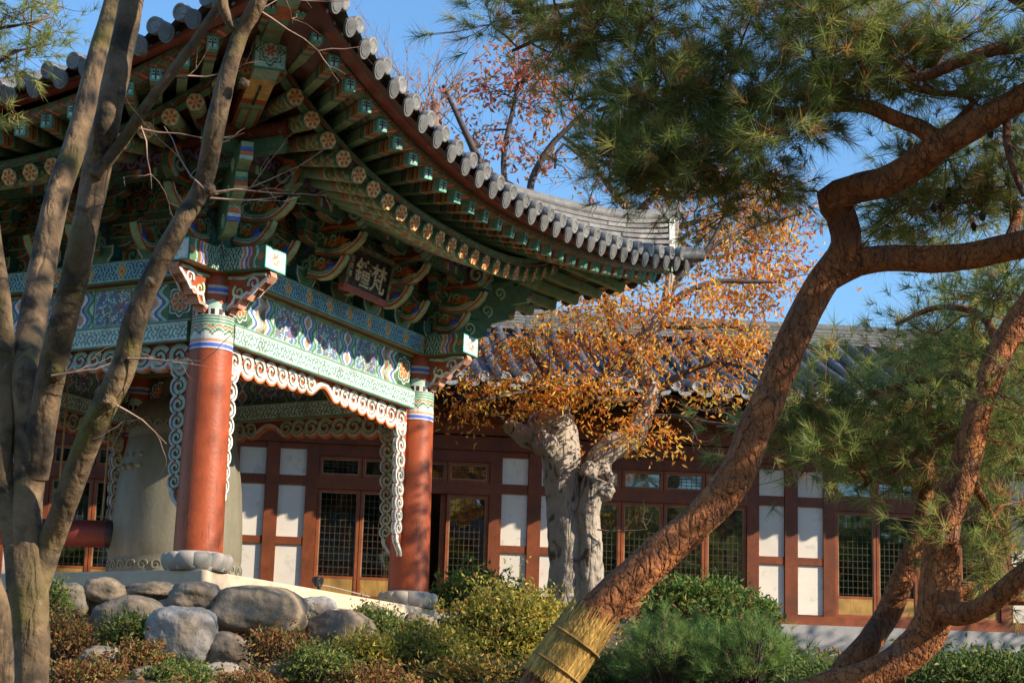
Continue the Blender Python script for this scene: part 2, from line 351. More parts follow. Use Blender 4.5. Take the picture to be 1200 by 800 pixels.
def p_band(L,H):
    """painted board between the two beams: chevrons at the ends, fretted panels framed in green"""
    mz=p_mosaic(.034,(c3(.16,.24,.48),ORG*.9,WHT*.9,MINT*1.2,c3(.10,.30,.24),c3(.24,.24,.5),MINT),c3(.05,.09,.2))
    def f(x,y):
        c=mz(x,y); xe=np.minimum(x,L-x)
        cyc=[(0,.30,'flower'),(.30,.62,'chev')]
        # fields
        n=3; w=(L-1.24)/n; xi=(x-.62)%w; mid=(x>.62)&(x<L-.62)
        chv=(~mid)&(xe>.30)
        ph=((xe-.30)+.05*np.cos(y/H*4*math.pi))/.32*7; pal=np.array([GRN,MINT*1.2,c3(.1,.16,.42),WHT,PNK*1.2,c3(.2,.4,.36),RED,GRN])
        idx=np.clip(ph.astype(int),0,7)
        c[chv]=pal[idx[chv]]
        fl=(~mid)&(xe<=.32)&~chv
        c[fl]=DGR*1.3
        for cx in (.16,L-.16):
            for m,cc in flower_c(x-cx,y-H/2,.17):
                mm=m&fl; c[mm]=cc
        # internal chevrons between panels
        ic=mid&((xi<.17)|(xi>w-.17)); xx=np.where(xi<.17,xi,w-xi)
        idx=np.clip(((xx+.035*np.cos(y/H*4*math.pi)+.02)/.17*5).astype(int),0,5); pal2=np.array([PNK,WHT,c3(.1,.16,.42),c3(.2,.4,.36),GRN,MINT*1.2])
        c[ic]=pal2[idx[ic]]
        fr=mid&~ic&((xi<.20)|(xi>w-.20)|(y<.045)|(y>H-.045)); c[fr]=MINT*.8
        fr2=mid&~ic&((xi<.185)|(xi>w-.185)|(y<.025)|(y>H-.025)); c[fr2]=GRN
        e=(y<.012)|(y>H-.012); c[e]=DGR
        return c
    return f
def p_scroll(H,fg=PUR*2.0,bg=DRED*.8):
    a=.17
    def f(x,y):
        k=np.floor(x/a); dx=x-(k+.5)*a; dy=(y-H/2)*np.where(k%2==0,1,-1); r=np.hypot(dx,dy); th=np.arctan2(dy,dx)
        sp=((r/.055-th/(2*math.pi))%1)<.5
        wv=np.abs(y-H/2-(H*.36)*np.sin(x/a*math.pi))<.016
        m=(sp&(r<a*.46))|wv
        return pick([(m,fg),((y<.012),bg*1.2),(y>H-.012,bg)],bg)
    return f
def p_green(x,y):
    h=(np.sin(x*71)*np.cos(y*93+x*13)); return pick([(h>.45,BRN),(h<-.6,LGR*.6)],DGR*1.6)

# ------------------------------------------------------------ terrain
def smooth(a,b,t):
    t=np.clip((t-a)/(b-a),0,1); return t*t*(3-2*t)
def terr(x,y):
    h=np.interp(y,[-400,-30,3,9,13,16,18.5,21,26,60,3000],[-1.5,-1.6,-1.6,-.75,.05,.55,1.1,1.5,1.85,1.9,4])
    k=smooth(1.6,3.6,x)*smooth(14,20,y)*(1-smooth(40,60,y)); return h*(1-k)+np.minimum(h,1.0)*k
def H(x,y): return float(terr(x,y))
xs=np.r_[-2500,-800,-200,-80,-40,np.arange(-24,24.1,.5),40,80,200,800,2500]; ys=np.r_[-2500,-300,-80,-40,-20,-10,np.arange(-4,38,.5),50,80,200,800,2900]
X,Y=np.meshgrid(xs,ys); Z=terr(X,Y)
Z=Z+np.where((np.abs(X)<25)&(Y>0)&(Y<26),.09*np.sin(X*1.7+Y)*np.cos(Y*1.3-X*.6),0)
g=MB(); n=len(xs); i=(np.arange(len(ys)-1)[:,None]*n+np.arange(n-1)).ravel()
g.add(np.c_[X.ravel(),Y.ravel(),Z.ravel()],np.c_[i,i+1,i+n+1,i+n],(.09,.065,.04),True)
o=g.build('ground',M_ground); tag(o,kind='structure')
m=MB(); rr=[]
for a in np.linspace(0,math.pi*2,97)[:-1]: rr.append((math.cos(a),math.sin(a)))
prof=np.array(rr)
def hillh(i): return 14+9*noise.noise(Vector((i*.21,0,0)))+5*noise.noise(Vector((i*.6,4,0)))
Vh=[];k=len(rr)
for i_,(a,b) in enumerate(rr):
    for R_,z_ in ((430,-4),(520,max(4,hillh(i_)*.7)),(620,max(6,hillh(i_)))): Vh.append((a*R_,b*R_,z_))
Fh=[[i_*3+j,((i_+1)%k)*3+j,((i_+1)%k)*3+j+1,i_*3+j+1] for i_ in range(k) for j in range(2)]
m.add(Vh,Fh,(.04,.05,.025),True); tag(m.build('hills',M_ground),kind='structure')

# ------------------------------------------------------------ pavilion
PC=np.array([-3.96356,21.87017]); PTH=rad(62.895)
pav=thing('bell_pavilion','painted open bell pavilion with red columns and sweeping grey tiled roof','pavilion',(PC[0],PC[1],0),PTH)
dvec=np.array([math.cos(PTH),math.sin(PTH),0]); nvec=np.array([-dvec[1],dvec[0],0])
def pl(u,v,z): # local -> world
    p=np.array([PC[0],PC[1],0])+u*dvec+v*nvec; return Vector((p[0],p[1],z))
ZS,ZN,ZB1,ZU0,ZU1=1.77,4.116,4.33,4.78,5.01
HB=2.1
# faces: frame with x along the side, y up, z outward (local coords)
SIDES={'right':Fr((0,-HB,0),(1,0,0),(0,0,1),(0,-1,0)),'left':Fr((-HB,0,0),(0,-1,0),(0,0,1),(-1,0,0)),
       'far':Fr((HB,0,0),(0,1,0),(0,0,1),(1,0,0)),'back':Fr((0,HB,0),(-1,0,0),(0,0,1),(0,1,0))}
def P(name,mb,mt=None,parent=None): return mb.build(name,mt or M_paint,parent or pav)
# platform slab + stone body
m=MB(); k=2.36
m.box(Fr(),-k,k,-k,k,ZS-.17,ZS,(.57,.44,.31))
o=P('platform_slab',m,M_slab); bv=o.modifiers.new('b','BEVEL'); bv.width=.015; bv.segments=2
m=MB(); m.box(Fr(),-k+.12,k-.12,-k+.12,k-.12,.2,ZS-.172,(.30,.27,.23)); P('platform_base',m,M_stone)
# columns
def colcol(T,Hh):
    c=np.tile(RED*1.05,(len(Hh),1)); z=Hh
    def b(a,bb,col): c[(z>=a)&(z<bb)]=col
    b(3.985,3.998,DRED); b(3.998,4.012,WHT*.8); b(4.012,4.055,BLU*1.8); b(4.055,4.07,WHT*.85); b(4.07,4.10,PNK)
    lobe=4.13+.05*np.abs(np.sin(T*5)); m1=(z>=4.10)&(z<4.335)
    c[m1]=MINT*.95; c[m1&(z<lobe)]=WHT*.8; c[m1&(np.abs(z-lobe-.015)<.013)]=GRN
    c[m1&(np.abs(z-lobe-.06)<.010)]=ORG; c[m1&(np.abs(z-lobe-.10)<.012)]=GRN
    st=m1&(z>4.25); c[st]=GRN; c[st&(((z-4.25)/.03%1)<.5)]=MINT
    b(4.335,4.345,WHT*.8); m2=(z>=4.345)&(z<4.405); c[m2]=BLK*2; c[m2&((T*9/math.pi%1)<.45)]=WHT*.8; b(4.405,4.42,WHT*.7)
    m3=(z>=4.42)&(z<4.50)&(((z-4.42)/.08)<(.4+.6*np.abs(np.sin(T*3)))); c[m3]=MINT
    b(4.56,4.585,WHT*.6); b(4.585,4.62,BLU*1.6); b(4.62,4.65,WHT*.6); b(4.65,4.68,RED)
    return c
for (u,v) in ((-HB,-HB),(HB,-HB),(-HB,HB),(HB,HB)):
    m=MB(); zz=np.r_[np.linspace(1.94,3.97,18),np.arange(3.985,ZU0+.001,.0075)]
    prof=[(.245-.035*(z-1.94)/2.8,z) for z in zz]
    m.lathe(Fr((u,v,0)),prof,64,RED,True,colcol)
    c=P('column',m,M_col)
    # lotus-petal stone base
    m=MB(); fr=Fr((u,v,0)); m.lathe(fr,[(.30,ZS),(.33,ZS+.03),(.33,ZS+.05),(.27,ZS+.16),(.255,ZS+.19),(.20,ZS+.19)],40,(.5,.47,.43))
    for j in range(12):
        a=2*math.pi*(j+.5)/12; dx,dy=math.cos(a),math.sin(a); V=[];q=9
        for r_ in range(q):
            for s_ in range(q):
                th=math.pi*r_/(q-1)-math.pi/2; ph=math.pi*s_/(q-1)-math.pi/2
                x=.30+(.060+.022*math.sin(th))*math.cos(th)*math.cos(ph); y=.118*math.sin(ph)*math.cos(th)**.7; z=ZS+.092+.09*math.sin(th)
                V.append((u+dx*x-dy*y,v+dy*x+dx*y,z))
        i0=(np.arange(q-1)[:,None]*q+np.arange(q-1)).ravel(); m.add(V,np.c_[i0,i0+1,i0+q+1,i0+q],(.40,.35,.29),True)
    P('column_base',m,M_slab)
# spiral helper
def spiral(cx,cy,r,turns,a0,sgn=1,r_end=.22,n=26):
    out=[]
    for i in range(n+1):
        t=i/n; rr_=r*(1-(1-r_end)*t); a=a0+sgn*turns*2*math.pi*t
        out.append((cx+rr_*math.cos(a),cy+rr_*math.sin(a)))
    return out
# beams, boards and carved trim on each side
ca,cb=-HB+.235,HB-.235
for sn,fr in SIDES.items():
    vis=sn in('right','left'); cell=.0085 if vis else .016
    for (z0,z1,w0,fn,nm) in ((ZN,ZB1,.11,p_fret(ZB1-ZN),'lower_beam'),(ZU0,ZU1,.19,p_diamond(ZU1-ZU0),'upper_beam')):
        m=MB(); e0,e1=(ca,cb) if nm=='lower_beam' else ((-HB-.72,HB+.72) if sn in('right','back') else (-HB+.19,HB-.19))
        m.box(fr,e0,e1,z0,z1,-w0,w0,GRN*1.1 if nm=='lower_beam' else BRN*1.2)
        a0,a1=(ca+.0,cb) if nm=='lower_beam' else (-HB+.19,HB-.19)
        m.grid(fr,a0,a1,z0,z1,w0+.004,cell,fn)
        fi=Fr(fr.o,-fr.x,fr.y,-fr.z); m.grid(fi,a0,a1,z0,z1,w0+.004,.016 if vis else .010,fn)
        m.grid(Fr(fr.o+fr.y*(z0-.004),fr.x,fr.z*1.0,-fr.y),a0,a1,-w0,w0,0,.03,lambda x,y:pick([((y<.03)|(y>2*w0-.03),LGR)],ORG*.45 if nm=='upper_beam' else RED*.8))
        if nm=='upper_beam':
            # the ends run past the corner columns: painted chevrons and a mint end face
            ends=[(-1,-HB-.72,-HB-.19),(1,HB+.19,HB+.72)]
            for s_,x0,x1 in ends:
                if sn in('left','far'): m.box(fr,x0,x1,z0+.002,z1-.002,-w0+.002,w0-.002,GRN)
                def chv(x,y,s_=s_,L=.53):
                    xx=(x if s_>0 else L-x)+.02*np.sin(y/.23*6.28); fg=ystar(x,y,.06)
                    c=np.where(fg[:,None],DGR,MINT*.8)
                    pal=np.array([WHT*.7,ORG,WHT*.8,BLU*1.5,PNK,RED,GRN,MINT]); k=np.clip(((xx-.24)/.2*8).astype(int),0,7)
                    mm=(xx>.24)&(xx<.44); c[mm]=pal[k[mm]]; e=xx>=.44; c[e]=GRN; c[e&(np.hypot(xx-.49,y-.115)<.035)]=ORG
                    return c
                m.grid(fr,x0,x1,z0,z1,w0+.004,.01,chv); m.grid(Fr(fr.o,-fr.x,fr.y,-fr.z),-x1,-x0,z0,z1,w0+.004,.01,lambda x,y,s_=s_:chv(.53-x,y))
                xe=x0 if s_<0 else x1
                fe=Fr(fr.o+fr.x*(xe+.004*s_),fr.z*(-s_),fr.y,fr.x*s_)
                def endp(x,y):
                    dx=x-w0; dy=y-.115; r=np.hypot(dx,dy); th=np.arctan2(dy,dx); pr=.075*(.75+.25*np.cos(th*6))
                    return pick([((np.abs(dx)<w0-.02)&(np.abs(dy)<.095),WHT),(r<pr*1.25,MINT),(r<pr,PNK*1.2),(r<.03,WHT),((np.abs(dx)>w0-.012)|(np.abs(dy)>.105),c3(.02,.2,.16))],c3(.25,.62,.52))
                m.grid(fe,-w0,w0,z0,z1,0,.008,endp)
        P(nm,m)
    # board between the beams
    m=MB(); Lb=cb-ca; m.box(fr,ca,cb,ZB1,ZU0,-.04,.04,RED)
    m.grid(fr,ca,cb,ZB1+.002,ZU0-.002,.046,cell,p_band(Lb,ZU0-ZB1)); m.grid(Fr(fr.o,-fr.x,fr.y,-fr.z),ca,cb,ZB1+.002,ZU0-.002,.046,.014,p_band(Lb,ZU0-ZB1))
    for za in (ZB1+.012,ZU0-.02): m.box(fr,ca,cb,za-.012,za+.012,.046,.075,LGR)
    P('painted_board',m)
    # carved scroll trim
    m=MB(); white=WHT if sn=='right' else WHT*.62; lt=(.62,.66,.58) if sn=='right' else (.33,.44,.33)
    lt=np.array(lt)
    half=[]
    xs_=[];x=ca+.15;r=.138
    while x<-.12: xs_.append((x,r)); x+=r*1.72; r=max(.075,r*.955)
    for f2,zz1 in ((fr,.03),(Fr(fr.o,-fr.x,fr.y,-fr.z),.03)):
        for s_ in (-1,1):
            fm=Fr(f2.o,f2.x*(-s_),f2.y,f2.z)
            prev=None
            for (x,r) in xs_:
                cy=ZN-r*1.0
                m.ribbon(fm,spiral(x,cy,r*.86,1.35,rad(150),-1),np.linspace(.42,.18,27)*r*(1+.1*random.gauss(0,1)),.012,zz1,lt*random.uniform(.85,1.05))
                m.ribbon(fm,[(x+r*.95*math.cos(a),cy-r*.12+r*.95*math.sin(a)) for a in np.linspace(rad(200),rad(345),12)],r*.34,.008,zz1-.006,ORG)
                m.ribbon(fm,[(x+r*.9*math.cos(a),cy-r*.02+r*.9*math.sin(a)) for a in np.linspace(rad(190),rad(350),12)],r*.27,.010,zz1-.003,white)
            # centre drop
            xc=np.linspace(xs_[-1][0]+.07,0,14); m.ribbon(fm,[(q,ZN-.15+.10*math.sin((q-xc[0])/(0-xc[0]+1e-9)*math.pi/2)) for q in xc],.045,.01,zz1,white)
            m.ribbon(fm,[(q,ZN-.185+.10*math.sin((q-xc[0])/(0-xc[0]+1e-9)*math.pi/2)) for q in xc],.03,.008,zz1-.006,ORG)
            # verticals beside the column
            yv=ZN-.26; r=.108; side_=1
            while yv>2.62:
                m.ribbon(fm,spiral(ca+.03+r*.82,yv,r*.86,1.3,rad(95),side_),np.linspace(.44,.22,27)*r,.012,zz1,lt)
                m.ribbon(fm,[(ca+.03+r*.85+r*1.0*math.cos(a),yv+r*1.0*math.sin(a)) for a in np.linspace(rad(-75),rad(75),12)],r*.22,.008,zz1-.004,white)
                yv-=r*1.8; r=max(.08,r*.95)
            m.ribbon(fm,[(ca+.12-.10*t+.02*math.sin(t*6),yv+.06-.24*t) for t in np.linspace(0,1,12)],np.linspace(.06,.015,12),.008,zz1,white)
    # backing board, scalloped
    for s_ in (-1,1):
        fm=Fr(fr.o,fr.x*(-s_),fr.y,fr.z)
        top=[(ca-.03,ZN),(0,ZN)]; low=[(0,ZN-.045)]
        for (x,r) in xs_[::-1]:
            low+=[(x+r*.85*math.cos(a),ZN-r-.04+r*.85*math.sin(a)) for a in np.linspace(rad(-20),rad(-160),7)]
        yv=ZN-.26;r=.108;vs=[]
        low=[p for p in low if p[0]>ca+.02]
        while yv>2.62:
            vs+=[(ca+.02+r*.8+r*.75*math.cos(a),yv+r*.9*math.sin(a)) for a in np.linspace(rad(60),rad(-60),6)]; yv-=r*1.8; r=max(.08,r*.95)
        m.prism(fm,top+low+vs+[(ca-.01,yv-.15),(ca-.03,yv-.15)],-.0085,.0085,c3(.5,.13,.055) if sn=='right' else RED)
    P('carved_trim',m)
# carved brackets under the projecting beam ends (two per corner column, plus two inward)
def wingcurl(m,fr,prof,cf,cs,curls,th=.05):
    m.prism(fr,prof,-th,th,cf,cs)
    for s_ in (1,-1):
        f=Fr(fr.o,fr.x,fr.y,fr.z*s_)
        for (path,w,col,h) in curls: m.ribbon(f,path,w,th,th+h,col)
for (cu,cv) in ((-1,-1),(1,-1),(-1,1),(1,1)):
    for (dx,dy) in ((cu,0),(0,cv)):
        m=MB(); f=Fr((cu*HB,cv*HB,0),(dx,dy,0),(0,0,1))
        prof=[(.18,4.775),(.70,4.775),(.72,4.72),(.66,4.66),(.62,4.70),(.56,4.60),(.52,4.63),(.44,4.50),(.38,4.52),(.34,4.42),(.26,4.44),(.24,4.36),(.18,4.38)]
        c=[(spiral(.52,4.66,.07,1.2,rad(200),-1),np.linspace(.03,.015,27),WHT*.8,.012),(spiral(.34,4.58,.075,1.2,rad(120),1),np.linspace(.03,.015,27),LGR*1.6,.012),
           ([(.20,4.42),(.27,4.47),(.30,4.55),(.38,4.52),(.44,4.57),(.50,4.55),(.58,4.63),(.68,4.70)],.03,WHT,.016),([(.2,4.40),(.26,4.44),(.33,4.44),(.38,4.52),(.44,4.52),(.52,4.61),(.58,4.62),(.70,4.72)],.03,PNK*1.2,.012),
           ([(.2,4.74),(.4,4.72),(.52,4.75),(.66,4.74)],.03,MINT,.014)]
        wingcurl(m,f,prof,RED,PNK,c,.055); P('corner_bracket',m)
# bracket sets ---------------------------------------------------------
def curls_set(k):
    b=5.12+.25*k; L=.34+.24*k
    return b,L
def unit3(a): return a/np.linalg.norm(a)
def fr_first(fr,u): return u>0
def bracket_set(fr,u,corner=False,sc=1.0,mini=False):
    root=MB(); f0=fr.off(x=u)
    # big bearing block
    m=root; m.prism(Fr(f0.o,f0.x,f0.y,f0.z),[(-.13,5.01),(.13,5.01),(.19,5.09),(.19,5.2),(-.19,5.2),(-.19,5.09)],-.17,.17,GRN*1.2,TEAL)
    for s_ in(1,-1): m.ribbon(f0,[(-.18*s_,5.2),(-.18*s_,5.1),(-.12*s_,5.02)],.02,.17,.176,WHT*.7)
    m.ribbon(f0,[(-.17,5.185),(.17,5.185)],.02,.17,.176,MINT*.8)
    P('bearing_block',m)
    # wing planks (seen from the side): x = outward, y = up
    fw=Fr(f0.o,f0.z,f0.y,-f0.x)
    tiers=[(5.10,.62,'beak'),(5.34,.84,'beak'),(5.58,.98,'cloud')]
    for k,(b,L,kind) in enumerate(tiers[:1] if mini else tiers):
        L=L*(.72 if mini else 1); m=MB(); t_=.042
        if kind=='beak':
            prof=[(-.35,b),(L*.40,b),(L*.55,b-.04),(L*.75,b-.035),(L*.92,b+.03),(L+.04,b+.12),(L+.075,b+.20),(L+.03,b+.215),(L-.03,b+.135),(L*.84,b+.08),(L*.76,b+.08),(L*.72,b+.14),(L*.64,b+.20),(L*.56,b+.16),(L*.50,b+.22),(L*.4,b+.25),(L*.32,b+.21),(-.35,b+.23)]
            cl=[([(L*.36,b+.015),(L*.46,b-.002),(L*.56,b-.022),(L*.66,b-.026),(L*.76,b-.018),(L*.85,b+.01),(L*.93,b+.05),(L+.02,b+.12),(L+.05,b+.19)],.026,ORG*1.1,.012),([(L*.36,b+.04),(L*.46,b+.022),(L*.56,b+.004),(L*.66,b-.001),(L*.76,b+.006),(L*.85,b+.034),(L*.92,b+.07),(L+.0,b+.13),(L+.035,b+.195)],.016,WHT*.9,.014),
                ([(L*.38,b+.065),(L*.50,b+.04),(L*.60,b+.028),(L*.72,b+.03),(L*.82,b+.055),(L*.9,b+.09)],.024,LGR*1.4,.010),(spiral(L*.64,b+.15,.045,1.1,rad(200),-1),np.linspace(.022,.012,27),LGR*1.5,.014),(spiral(L*.42,b+.19,.05,1.1,rad(-30),1),np.linspace(.024,.012,27),MINT*.8,.013),
                (spiral(L*.30,b+.13,.07,1.2,rad(-60),1),np.linspace(.03,.016,27),LGR*1.2,.012),
                ([(L*.55,b+.09),(L*.62,b+.15)],.03,ORG,.014),([(L*.60,b+.07),(L*.70,b+.12)],.03,ORG*1.1,.014),([(L*.5,b+.1),(L*.53,b+.18)],.028,YEL*.9,.014),
                ([(L*.18,b+.03),(L*.26,b+.06),(L*.18,b+.2)],.03,BLU*1.6,.010)]
            # lotus flower standing on the beak
            for a_,cc in ((100,ORG),(75,RED*1.6),(50,BLU*1.6 if k==0 else ORG),(25,BLU*2.2 if k==0 else YEL*.8)):
                x0,y0=L*.72,b+.05; cl.append(([(x0,y0),(x0+.07*math.cos(rad(a_)),y0+.07*math.sin(rad(a_))),(x0+.13*math.cos(rad(a_-12)),y0+.13*math.sin(rad(a_-12)))],[.018,.045,.012],cc,.020))
            cf=GRN if k==0 else GRN*.8
            wingcurl(m,fw,prof,cf,LGR,cl,t_)
        else:
            prof=[(-.35,b),(L*.5,b),(L*.68,b+.02),(L*.86,b+.03),(L*1.0,b+.10),(L*.99,b+.25),(L*.9,b+.34),(L*.78,b+.30),(-.35,b+.30)]
            cl=[(spiral(L*.82,b+.17,.125,1.45,rad(-80),1,.2),np.linspace(.05,.022,27),MINT*.85,.018),
                (spiral(L*.83,b+.19,.135,.55,rad(-95),1,.95),np.linspace(.04,.075,27),ORG*1.2,.010),
                (spiral(L*.54,b+.16,.095,1.3,rad(-60),1,.25),np.linspace(.04,.018,27),MINT*.75,.018),
                (spiral(L*.35,b+.10,.06,1.2,rad(100),-1,.25),np.linspace(.03,.018,27),LGR,.014),
                ([(L*.1,b+.05),(L*.3,b+.02),(L*.5,b+.05),(L*.7,b+.03),(L*.9,b+.06)],.03,ORG*.9,.012),
                ([(L*.12,b+.27),(L*.3,b+.2),(L*.45,b+.28)],.035,RED*1.5,.010)]
            wingcurl(m,fw,prof,DRED*1.1,GRN,cl,t_)
        P('wing_plank',m)
    if corner:
        su=1 if u>0 else -1; dgv=unit3(f0.x*su+f0.z); fq=Fr(f0.o,dgv,f0.y,np.cross(dgv,f0.y))
        if fr_first(fr,u):
            for k,(b,L,cc) in enumerate(((5.10,.86,(BLU*1.6,WHT*.8,ORG)),(5.34,1.16,(YEL,RED*1.4,GRN)),(5.58,1.38,(MINT,ORG,BLU*1.4)))):
                m=MB(); prof=[(-.1,b),(L*.5,b),(L*.8,b-.03),(L,b+.05),(L+.05,b+.22),(-.1,b+.23)]
                m.prism(fq,prof,-.06,.06,GRN,LGR)
                for j_,c_ in enumerate(cc): m.box(fq,L-.03+.02*j_,L+.035+.006*j_,b+.05+.04*j_,b+.088+.04*j_,-.0635,.0635,c_)
                for s_ in (1,-1): m.ribbon(Fr(fq.o,fq.x,fq.y,fq.z*s_),spiral(L*.72,b+.11,.075,1.3,rad(-80),1),np.linspace(.03,.015,27),.06,.072,LGR*1.4)
                P('corner_wing',m)
    # cross arms parallel to the wall, stepping out, with small blocks
    for k,(zb,w,hl) in enumerate(((5.20,0,.34),(5.44,0,.48),(5.44,.27,.30),(5.66,.27,.42),(5.66,.52,.36))):
        if corner: hl*=.62
        if mini and w>.1: continue
        if mini: hl*=.7
        m=MB(); f=f0.off(z=w)
        prof=[(-hl,zb+.13),(-hl,zb+.055),(-hl*.8,zb+.015),(-hl*.5,zb),(hl*.5,zb),(hl*.8,zb+.015),(hl,zb+.055),(hl,zb+.13)]
        m.prism(f,prof,-.045,.045,GRN*1.1,BRN)
        m.ribbon(f,[(-hl+.02,zb+.115),(hl-.02,zb+.115)],.014,.045,.05,MINT*.7)
        m.ribbon(f,[(-hl+.03,zb+.06),(-hl*.75,zb+.03),(-hl*.45,zb+.015),(hl*.45,zb+.015),(hl*.75,zb+.03),(hl-.03,zb+.06)],.016,.045,.051,WHT*.6)
        for x_ in (-hl*.62,hl*.62): 
            m.ribbon(f,spiral(x_,zb+.07,.035,1.1,0,1),.011,.045,.052,ORG)
        for x_ in (-hl+.07,0,hl-.07):
            m.prism(f.off(x=x_),[(-.05,zb+.13),(.05,zb+.13),(.075,zb+.17),(.075,zb+.235),(-.075,zb+.235),(-.075,zb+.17)],-.065,.065,GRN*1.3,TEAL)
            m.ribbon(f.off(x=x_),[(-.07,zb+.225),(.07,zb+.225)],.013,.065,.07,MINT*.8)
            m.box(f.off(x=x_),-.018,.018,zb+.15,zb+.21,.065,.072,RED*1.5)
        P('cross_arm',m)
for sn,fr in SIDES.items():
    for u in (-.7,.7): bracket_set(fr,u)
    if sn in('right','left'):
        for u in (-1.4,0,1.4): bracket_set(fr,u,mini=True)
    for u in (-HB,HB): bracket_set(fr,u,True)
    # wall boards behind the brackets
    m=MB(); m.box(fr,-HB,HB,5.01,6.12,-.03,.03,DRED)
    def wallp(x,y):
        a_=.19; kx=np.floor(x/a_); ky=np.floor(y/a_); dx=x-(kx+.5)*a_; dy=(y-(ky+.5)*a_)*np.where((kx+ky)%2==0,1,-1); r=np.hypot(dx,dy); th=np.arctan2(dy,dx)
        c=np.tile(DGR*1.2,(len(x),1)); c[(((r/.06-th/6.283)%1)<.42)&(r<.09)]=LGR; c[(np.abs(r-.092)<.008)]=ORG*.9; c[(np.abs(dx)>.082)&(np.abs(dy)>.082)]=RED*1.3
        for cx in (HB-1.4,HB,HB+1.4):
            for mm,cc in [(mm,cc) for mm,cc in flower_c(x-cx,y-.62,.2,(ORG,GRN,MINT,RED),6)]: c[mm]=cc
            for sx in (-.3,.3):
                r=np.hypot(x-cx-sx,y-.5); th=np.arctan2(y-.5,(x-cx-sx)*np.sign(sx)); mm=(((r/.09-th/6.28)%1)<.42)&(r<.16); c[mm]=LGR
                mm=(np.abs(r-.18)<.014); c[mm]=ORG
        bnd=(y>.93); d=ystar(x,y,.08); c[bnd]=TEAL*.9; c[bnd&d]=MINT*.7; c[(y>.9)&(y<.93)]=WHT*.5
        return c
    vis=sn in('right','left')
    m.grid(fr,-HB,HB,5.012,6.118,.034,.012 if vis else .03,wallp)
    m.grid(Fr(fr.o,-fr.x,fr.y,-fr.z),-HB,HB,5.012,6.118,.034,.04,wallp); P('bracket_wall',m)
    # outer purlin with violet scroll board
    E=2.72
    fo=fr.off(z=E-HB); m=MB()
    m.box(fo,-E-.55,E+.55,5.80,5.95,-.055,.055,GRN); m.grid(fo,-E-.0,E+.0,5.802,5.948,.059,.0095 if vis else .03,p_scroll(.146))
    m.box(fo,-E,E,5.70,5.797,-.05,.05,DGR*1.5)
    def pf(x,y):
        f_=ystar(x,y,.045); ch=(x%1.4<.3); k=((x%1.4)/.3*6).astype(int).clip(0,5); pal=np.array([ORG,WHT*.6,BLU*1.4,RED,GRN,MINT]); c=np.where(f_[:,None],MINT*.5,DGR*1.2); c[ch]=pal[k[ch]]; return c
    m.grid(fo,-E,E,5.702,5.796,.054,.0095 if vis else .03,pf)
    m.tube([fo((-E-.6,6.03,0))[0],fo((E+.6,6.03,0))[0]],.085,14,DRED)
    P('purlin',m)
    # row of coloured lotus pendants along the board above the beam, between the sets
# ceiling inside
m=MB()
def ceilp(x,y):
    a=.42; dx=(x%a)-a/2; dy=(y%a)-a/2; c=np.tile(GRN*.7,(len(x),1))
    for mm,cc in flower_c(dx,dy,.13): c[mm]=cc
    e=(np.abs(dx)>a/2-.03)|(np.abs(dy)>a/2-.03); c[e]=DRED*1.3
    return c
m.box(Fr(),-2.05,2.05,-2.05,2.05,5.35,5.40,DGR); m.grid(Fr((0,0,5.345),(1,0,0),(0,-1,0)),-2.05,2.05,-2.05,2.05,0,.02,ceilp); P('ceiling',m)
# ------------------------------------------------------------ eaves
EA={'tile':(4.521,4.629,5.679,6.246,3.7,1.85,.127,.395,.11),'fly':(4.255,4.349,5.691,6.15,2.9,2.2,.04,.53,0),'rnd':(3.82,3.60,5.43,6.52,2.2,2.6,.05,-.05,0)}
def eave(kind,side,q):
    """q in -1..1 along the side; returns local (u,v,z).  A corner = q -1 on right side, +1 on left side"""
    O0,Oc,Z0,Zc,pO,pZ,zl,za,oa=EA[kind]
    nearA=(side=='right' and q<0) or (side=='left' and q>0)
    if side=='left': Z0=Z0+zl
    Oq=Oc+(oa if nearA else 0); Zq=Zc+(za if nearA else 0); a=abs(q)
    if kind=='rnd': Oq=Oc
    o_=O0+(Oq-O0)*a**pO; z=Z0+(Zq-Z0)*a**pZ; t=q*Oq
    s=SIDES[side]; b=s.x*t+s.z*o_; return Vector((b[0],b[1],z))
def lerp(a,b,t): return a+(b-a)*t
NR=27
rmb=MB(); fmb=MB()
